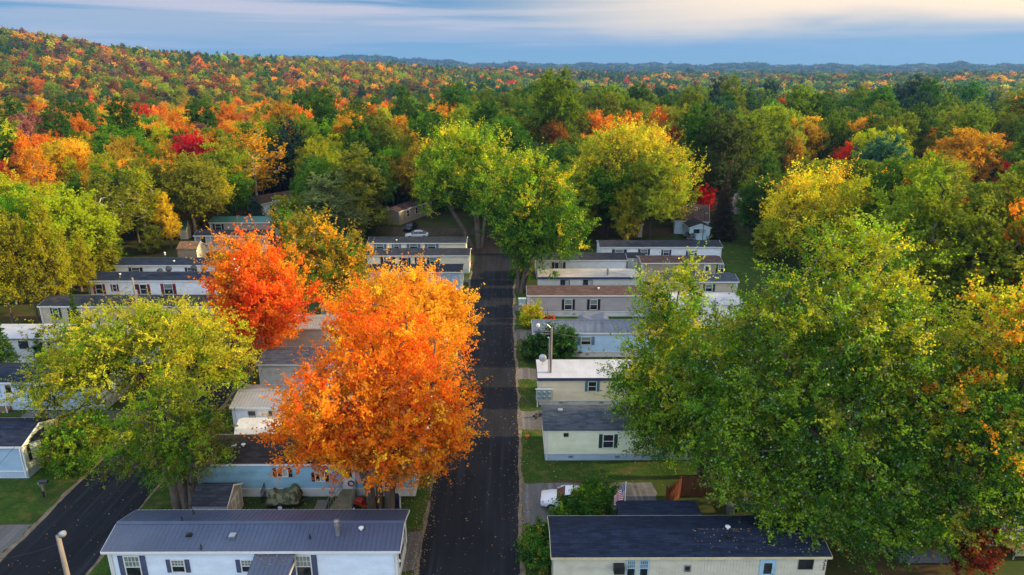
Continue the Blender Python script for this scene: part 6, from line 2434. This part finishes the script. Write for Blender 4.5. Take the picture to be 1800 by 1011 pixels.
special('deciduous_tree', "low yellow-green tree at the lawn's right edge behind the brown-roofed home", 'tree', 'edge', 1345, 455, 385, (.42, .44, .03), 1.3, 2, 3)
special('maple_tree', "vivid red maple beyond the bright yellow maple", 'maple', 'broad', 1495, 322, 236, (.95, .10, .03), 1.3, 1, 7)
special('deciduous_tree', "amber-brown tree between the white pines and the bright yellow maple", 'tree', 'round', 1385, 345, 234, (.46, .25, .02), .9, 1)
special('maple_tree', "orange-amber maple among dark pines at the right", 'maple', 'broad', 1655, 330, 234, (.86, .34, .02), 1.0, 2, 6)
special('maple_tree', "crimson maple near the right edge of the woods", 'maple', 'broad', 1772, 372, 280, (.62, .02, .04), .9, 3, 6)
special('maple_tree', "rust-orange tree right behind the crimson maple", 'maple', 'round', 1792, 330, 258, 'russet', .8, 3, 4)
special('maple_tree', "orange maple in the middle woods, left of a trio", 'maple', 'broad', 1045, 300, 188, 'orange', .9, 3, 5)
special('maple_tree', "middle orange maple of the trio above the yellow maple", 'maple', 'broad', 1098, 296, 190, 'orange', .8, 1, 5)
special('maple_tree', "right orange maple of the trio above the yellow maple", 'maple', 'broad', 1152, 294, 182, (.78, .24, .02), .95, 2, 5)
special('maple_tree', "dark red maple just right of the yellow maple's top", 'maple', 'round', 1180, 318, 218, (.38, .05, .025), .8, 2, 4)
special('deciduous_tree', "bright green domed tree in the left woods above gold crowns", 'tree', 'domed', 225, 350, 218, 'green', 1.5, 2, 6)
special('deciduous_tree', "amber-topped tree in the left woods, centre of the green ones", 'tree', 'broad', 222, 372, 232, (.44, .30, .03), .8, 2, 4)
special('deciduous_tree', "gold-orange tree above the birches in the left woods", 'tree', 'round', 308, 362, 238, (.66, .44, .03), .65, 2, 4)
special('deciduous_tree', "deep red tree at the left picture edge", 'tree', 'round', 22, 420, 275, (.40, .06, .02), .9, 2, 4)
special('pine_tree', "dark pine standing among the left orange woods", 'pine', 'pine_old', 365, 300, 168, 'dark green', 1.1, 2, 5)
special('pine_tree', "lone dark pine with bare trunk before the orange band", 'pine', 'pine_old', 578, 320, 150, 'dark green', .95, 1, 5)
special('pine_tree', "dark green pine cluster top in the left woods", 'pine', 'pine', 122, 330, 182, 'dark green', 1.2, 1, 5)


def make_forest():
    P, rng = candidates()
    x, y, r = P.T
    px = 895 + 1261 * x / y
    keep = np.array([not in_park(a, b) for a, b in zip(x, y)])
    row = 118 + 1261 * 11.5 / y                    # where a typical crown's top shows
    cap = np.full(len(x), 99.0)
    for (sx, sy, c, spx, stop, sbase, sr) in SPECIAL:
        keep &= np.hypot(x - sx, y - sy) > c
        hide = (r < sr) & (np.abs(px - spx) < 20 + 2600 / sr + 4600 / r) & (row < stop + .55 * (sbase - stop))
        zmax = CAM_H - (stop + .55 * (sbase - stop) - 118) / 1261 * y      # lower growth in front of a tree that shows
        keep &= ~(hide & (zmax < 6.5))
        cap = np.where(hide, np.minimum(cap, zmax), cap)
    keep &= ~((px > FIELD[2][0]) & (px < FIELD[2][1]) & (r > FIELD[0]) & (r < FIELD[1]))
    # open valley farmland far off
    farm = np.sin(x / 210 + 2) * np.sin(y / 330) + .4 * np.sin(x / 97 + y / 150)
    keep &= ~((r > 2400) & (farm > .55))
    x, y, r, px, cap = x[keep], y[keep], r[keep], px[keep], cap[keep]
    n = len(x)
    # stands of the same kind: colour choice follows a slow pattern so that patches form
    patch_n = np.sin(x / 23.0 + 1.3 * np.sin(y / 31.0)) * np.sin(y / 19.0 + x / 57.0)
    far_n = 1.3 * sstep(500, 1200, r) * np.sin(x / 83.0 + 1.1 * np.sin(y / 140.0)) * np.sin(y / 120.0 + x / 310.0)
    kinds, cols = [], []
    for i in range(n):
        opts = zone(px[i] + rng.normal(0, 45), r[i] * (1 + rng.normal(0, .07)))
        w = np.array([o[2] for o in opts])
        con = np.array([o[0] in CONIFER or o[0] == 'pine_far' for o in opts])
        w = w * np.where(con, np.exp(.7 * patch_n[i] + far_n[i]), np.exp(-.7 * patch_n[i] - far_n[i]))
        j = rng.choice(len(opts), p=w / w.sum())
        kinds.append(opts[j][0])
        cols.append(opts[j][1])
    hgt = np.array([{'pine': 19, 'pine_old': 20, 'pine_young': 14.5, 'spruce': 16, 'pine_far': 16, 'edge': 10.5}.get(k, 15.5) for k in kinds]) * np.exp(rng.normal(0, .17, n))
    hgt = np.where((r < 175) & (px < 440), hgt * .9, hgt)
    hgt = np.where(r > 2350, hgt * 1.35, hgt)
    kinds = ['edge' if cap[i] < 10.5 and kinds[i] not in CONIFER else 'pine_young' if cap[i] < 11 and kinds[i] in CONIFER else kinds[i] for i in range(n)]
    hgt = np.minimum(hgt, cap)
    rot = rng.uniform(0, 6.28, n)
    wide = np.exp(rng.normal(.04, .10, n)) * np.where(r > 2350, 2.4, 1) * np.where((r > 1500) & (r <= 2350), 1.3, 1)
    tint = np.array([TINT[c] for c in cols]) * np.exp(rng.normal(0, .17, (n, 1))) * np.exp(rng.normal(0, .08, (n, 3)))
    z = ground_z(x, y)
    order = np.argsort(r + np.where((px < -30) | (px > 1830), 60, 0))
    near = order[:235]
    # ---- the nearest trees stand as individuals
    where = [(-1e9, 120, "at the left edge"), (120, 300, "above the red-shuttered home"), (300, 470, "above the green-roofed home"), (470, 640, "behind the grey-green pine"), (640, 820, "above the golden maple"),
             (820, 1000, "behind the green kerb maple"), (1000, 1200, "behind the wide yellow maple"), (1200, 1400, "behind the light pole"), (1400, 1600, "behind the bright yellow maple"), (1600, 1e9, "above the right silver maple")]
    rows = [(0, 105, "front row"), (105, 140, "second row"), (140, 165, "middle row"), (165, 190, "back row"), (190, 1e9, "deepest row")]
    kindname = {'round': 'round tree', 'broad': 'spreading tree', 'tall': 'slim tree', 'airy': 'airy birch', 'domed': 'domed tree', 'sparse': 'half-bare tree', 'edge': 'low bushy tree', 'pine': 'pine', 'pine_old': 'ragged pine', 'pine_young': 'pointed pine', 'spruce': 'spruce'}
    buckets = {}
    for i in near:
        wname = next(w for a, b, w in where if a <= px[i] < b)
        rname = next(w for a, b, w in rows if a <= r[i] < b)
        buckets.setdefault((cols[i], kinds[i], wname, rname), []).append(i)
    ordn = ["", "second", "third", "fourth", "fifth", "sixth", "seventh", "eighth", "ninth", "tenth", "eleventh", "twelfth"]
    for (cname, k, wname, rname), ids in buckets.items():
        ids = sorted(ids, key=lambda q: px[q])
        for m_, i in enumerate(ids):
            base = f"{cname} {kindname[k]}"
            if len(ids) == 1:
                lab = f"{base} in the {rname} of woods {wname}"
            elif m_ == 0:
                lab = f"leftmost {base} in the {rname} of woods {wname}"
            else:
                lab = f"{ordn[min(m_, 11)]} {base} from left, {rname} of woods {wname}"
            con = k in CONIFER
            nm = 'pine_tree' if k.startswith('pine') else 'spruce_tree' if k == 'spruce' else 'birch_tree' if k == 'airy' else 'deciduous_tree'
            plant_tree(nm, lab, 'pine' if k.startswith('pine') else 'conifer' if k == 'spruce' else 'birch' if k == 'airy' else 'tree', k, float(x[i]), float(y[i]), float(hgt[i]), float(rot[i]), tuple(np.clip(tint[i], 0, 1)), float(wide[i]), "trees of the woods around the park")
    rest = order[235:]
    rest = rest[np.abs(px[rest] - 900) < 1090]
    # ---- the far woods: one mass, drawn as copies of the same kinds
    col = bpy.data.collections.new("woodland_kinds")
    for i, k in enumerate(KEYS):
        V, c, edges, bark = KINDS[k]
        T = tube_quads(edges if 'far' not in k else edges[:1], 5)
        me = np_mesh(f"kind_{i:02d}", np.concatenate([V, T]), 4, np.concatenate([c, np.ones((len(T) // 4, 3))]), MAT['leaf_far'])
        me.materials.append(MAT[bark])
        mi = np.zeros(len(me.polygons), np.int32)
        mi[len(V) // 4:] = 1
        me.polygons.foreach_set("material_index", mi)
        o = bpy.data.objects.new(f"kind_{i:02d}", me)
        col.objects.link(o)
    me = bpy.data.meshes.new("distant_forest")
    n = len(rest)
    me.vertices.add(n)
    me.vertices.foreach_set("co", np.stack([x[rest], y[rest], z[rest] - .2], 1).astype(np.float32).ravel())
    hk = np.array([KIND_H[kinds[i]] for i in rest])
    s = hgt[rest] / hk
    a = me.attributes.new("size", 'FLOAT_VECTOR', 'POINT')
    a.data.foreach_set("vector", np.stack([s * wide[rest], s * wide[rest], s], 1).astype(np.float32).ravel())
    a = me.attributes.new("turn", 'FLOAT_VECTOR', 'POINT')
    a.data.foreach_set("vector", np.stack([0 * s, 0 * s, rot[rest]], 1).astype(np.float32).ravel())
    a = me.attributes.new("tint", 'FLOAT_COLOR', 'POINT')
    a.data.foreach_set("color", np.concatenate([np.clip(tint[rest], 0, 1), np.ones((n, 1))], 1).astype(np.float32).ravel())
    a = me.attributes.new("kind", 'INT', 'POINT')
    a.data.foreach_set("value", np.array([KEYS.index(kinds[i]) for i in rest], np.int32))
    fo = bpy.data.objects.new("distant_forest", me)
    COL.objects.link(fo)
    tag(fo, "autumn woods stretching from behind the park to the far hills", "forest", kind="stuff")
    ng = bpy.data.node_groups.new("woodland", 'GeometryNodeTree')
    ng.interface.new_socket("Geometry", in_out='INPUT', socket_type='NodeSocketGeometry')
    ng.interface.new_socket("Geometry", in_out='OUTPUT', socket_type='NodeSocketGeometry')
    N, L = ng.nodes.new, ng.links.new
    gi, go = N("NodeGroupInput"), N("NodeGroupOutput")
    m2p = N("GeometryNodeMeshToPoints")
    iop = N("GeometryNodeInstanceOnPoints")
    ci = N("GeometryNodeCollectionInfo")
    ci.inputs["Collection"].default_value = col
    ci.inputs["Separate Children"].default_value = True
    ci.inputs["Reset Children"].default_value = True
    iop.inputs["Pick Instance"].default_value = True

    def attr(nm, ty):
        q = N("GeometryNodeInputNamedAttribute")
        q.data_type = ty
        q.inputs["Name"].default_value = nm
        return q.outputs["Attribute"]
    L(gi.outputs[0], m2p.inputs[0])
    L(m2p.outputs[0], iop.inputs["Points"])
    L(ci.outputs[0], iop.inputs["Instance"])
    L(attr("kind", 'INT'), iop.inputs["Instance Index"])
    L(attr("turn", 'FLOAT_VECTOR'), iop.inputs["Rotation"])
    L(attr("size", 'FLOAT_VECTOR'), iop.inputs["Scale"])
    L(iop.outputs[0], go.inputs[0])
    md = fo.modifiers.new("woodland", 'NODES')
    md.node_group = ng
    return n


n_far = make_forest()
print("distant forest trees:", n_far)

# ------------------------------------------------------------------ far landmarks
fm = MB()
fx = [at_y(q, 165, 600).x for q in (1520, 1560, 1600, 1635)]
vs = []
for yy in (565, 600, 636):
    for q in (1518, 1540, 1560, 1580, 1600, 1620, 1638):
        xx = (q - 895) / 1261 * yy
        vs.append((xx, yy, float(ground_z(xx, yy)) + .6))
fm.raw(vs, [(j * 7 + i, j * 7 + i + 1, (j + 1) * 7 + i + 1, (j + 1) * 7 + i) for j in range(2) for i in range(6)])
fo_ = fm.build('field', paint("hay_field", (.20, .21, .09), .95, .1, .25, scale=.05))
fo_['kind'] = 'structure'
yy = 655
for q, lab, w_ in ((1466, "white farmhouse far off beside pink-red trees, right of centre", 'white'), (1548, "pale farmhouse at the far edge of the hay field", 'aqua')):
    xx = (q - 895) / 1261 * yy
    h_ = house('farmhouse', lab, 'house', xx, yy, 14, 9, 0, 6, 3.5, w_, 'grey', wins=[('f', 3.5, 2, 1.4, 1.6, 'hung', None), ('f', 7, 2, 1.4, 1.6, 'hung', None), ('f', 10.5, 2, 1.4, 1.6, 'hung', None)])
    h_.location.z = float(ground_z(xx, yy)) + 5
for q, t_, lab in ((661, 86, "left of two thin radio masts on the blue ridge"), (703, 94, "right of two thin radio masts on the blue ridge")):
    r_ = 6300
    a_ = az_px(q)
    xx, yy = r_ * math.sin(a_), r_ * math.cos(a_)
    zz = float(ground_z(xx, yy))
    top = CAM_H + (118 - t_) / 1261 * yy
    m = MB()
    m.tube([(0, 0, 0), (0, 0, max(30, top - zz))], 1.4, 3)
    for k in range(1, 8):
        m.box(-2.4, 2.4, -.4, .4, (top - zz) * k / 8, (top - zz) * k / 8 + 1.2)
    tag(m.build('radio_mast', MAT['steel'], loc=(xx, yy, zz)), lab, 'mast')

# ------------------------------------------------------------------ the air
HAZE_D = 1.0e-4
hz = MB()
hz.box(-7700, 7700, -7700, 7700, -26, 235)
hm = bpy.data.materials.new("evening_haze")
hm.use_nodes = True
hm.node_tree.nodes.clear()
pv = hm.node_tree.nodes.new("ShaderNodeVolumePrincipled")
pv.inputs["Color"].default_value = (.17, .38, .88, 1)
pv.inputs["Density"].default_value = HAZE_D
pv.inputs["Anisotropy"].default_value = .1
ho = hm.node_tree.nodes.new("ShaderNodeOutputMaterial")
hm.node_tree.links.new(pv.outputs[0], ho.inputs["Volume"])
hz_o = hz.build('haze', hm)
hz_o['kind'] = 'stuff'
tag(hz_o, "thin blue evening haze over the far woods and ridge", "haze")
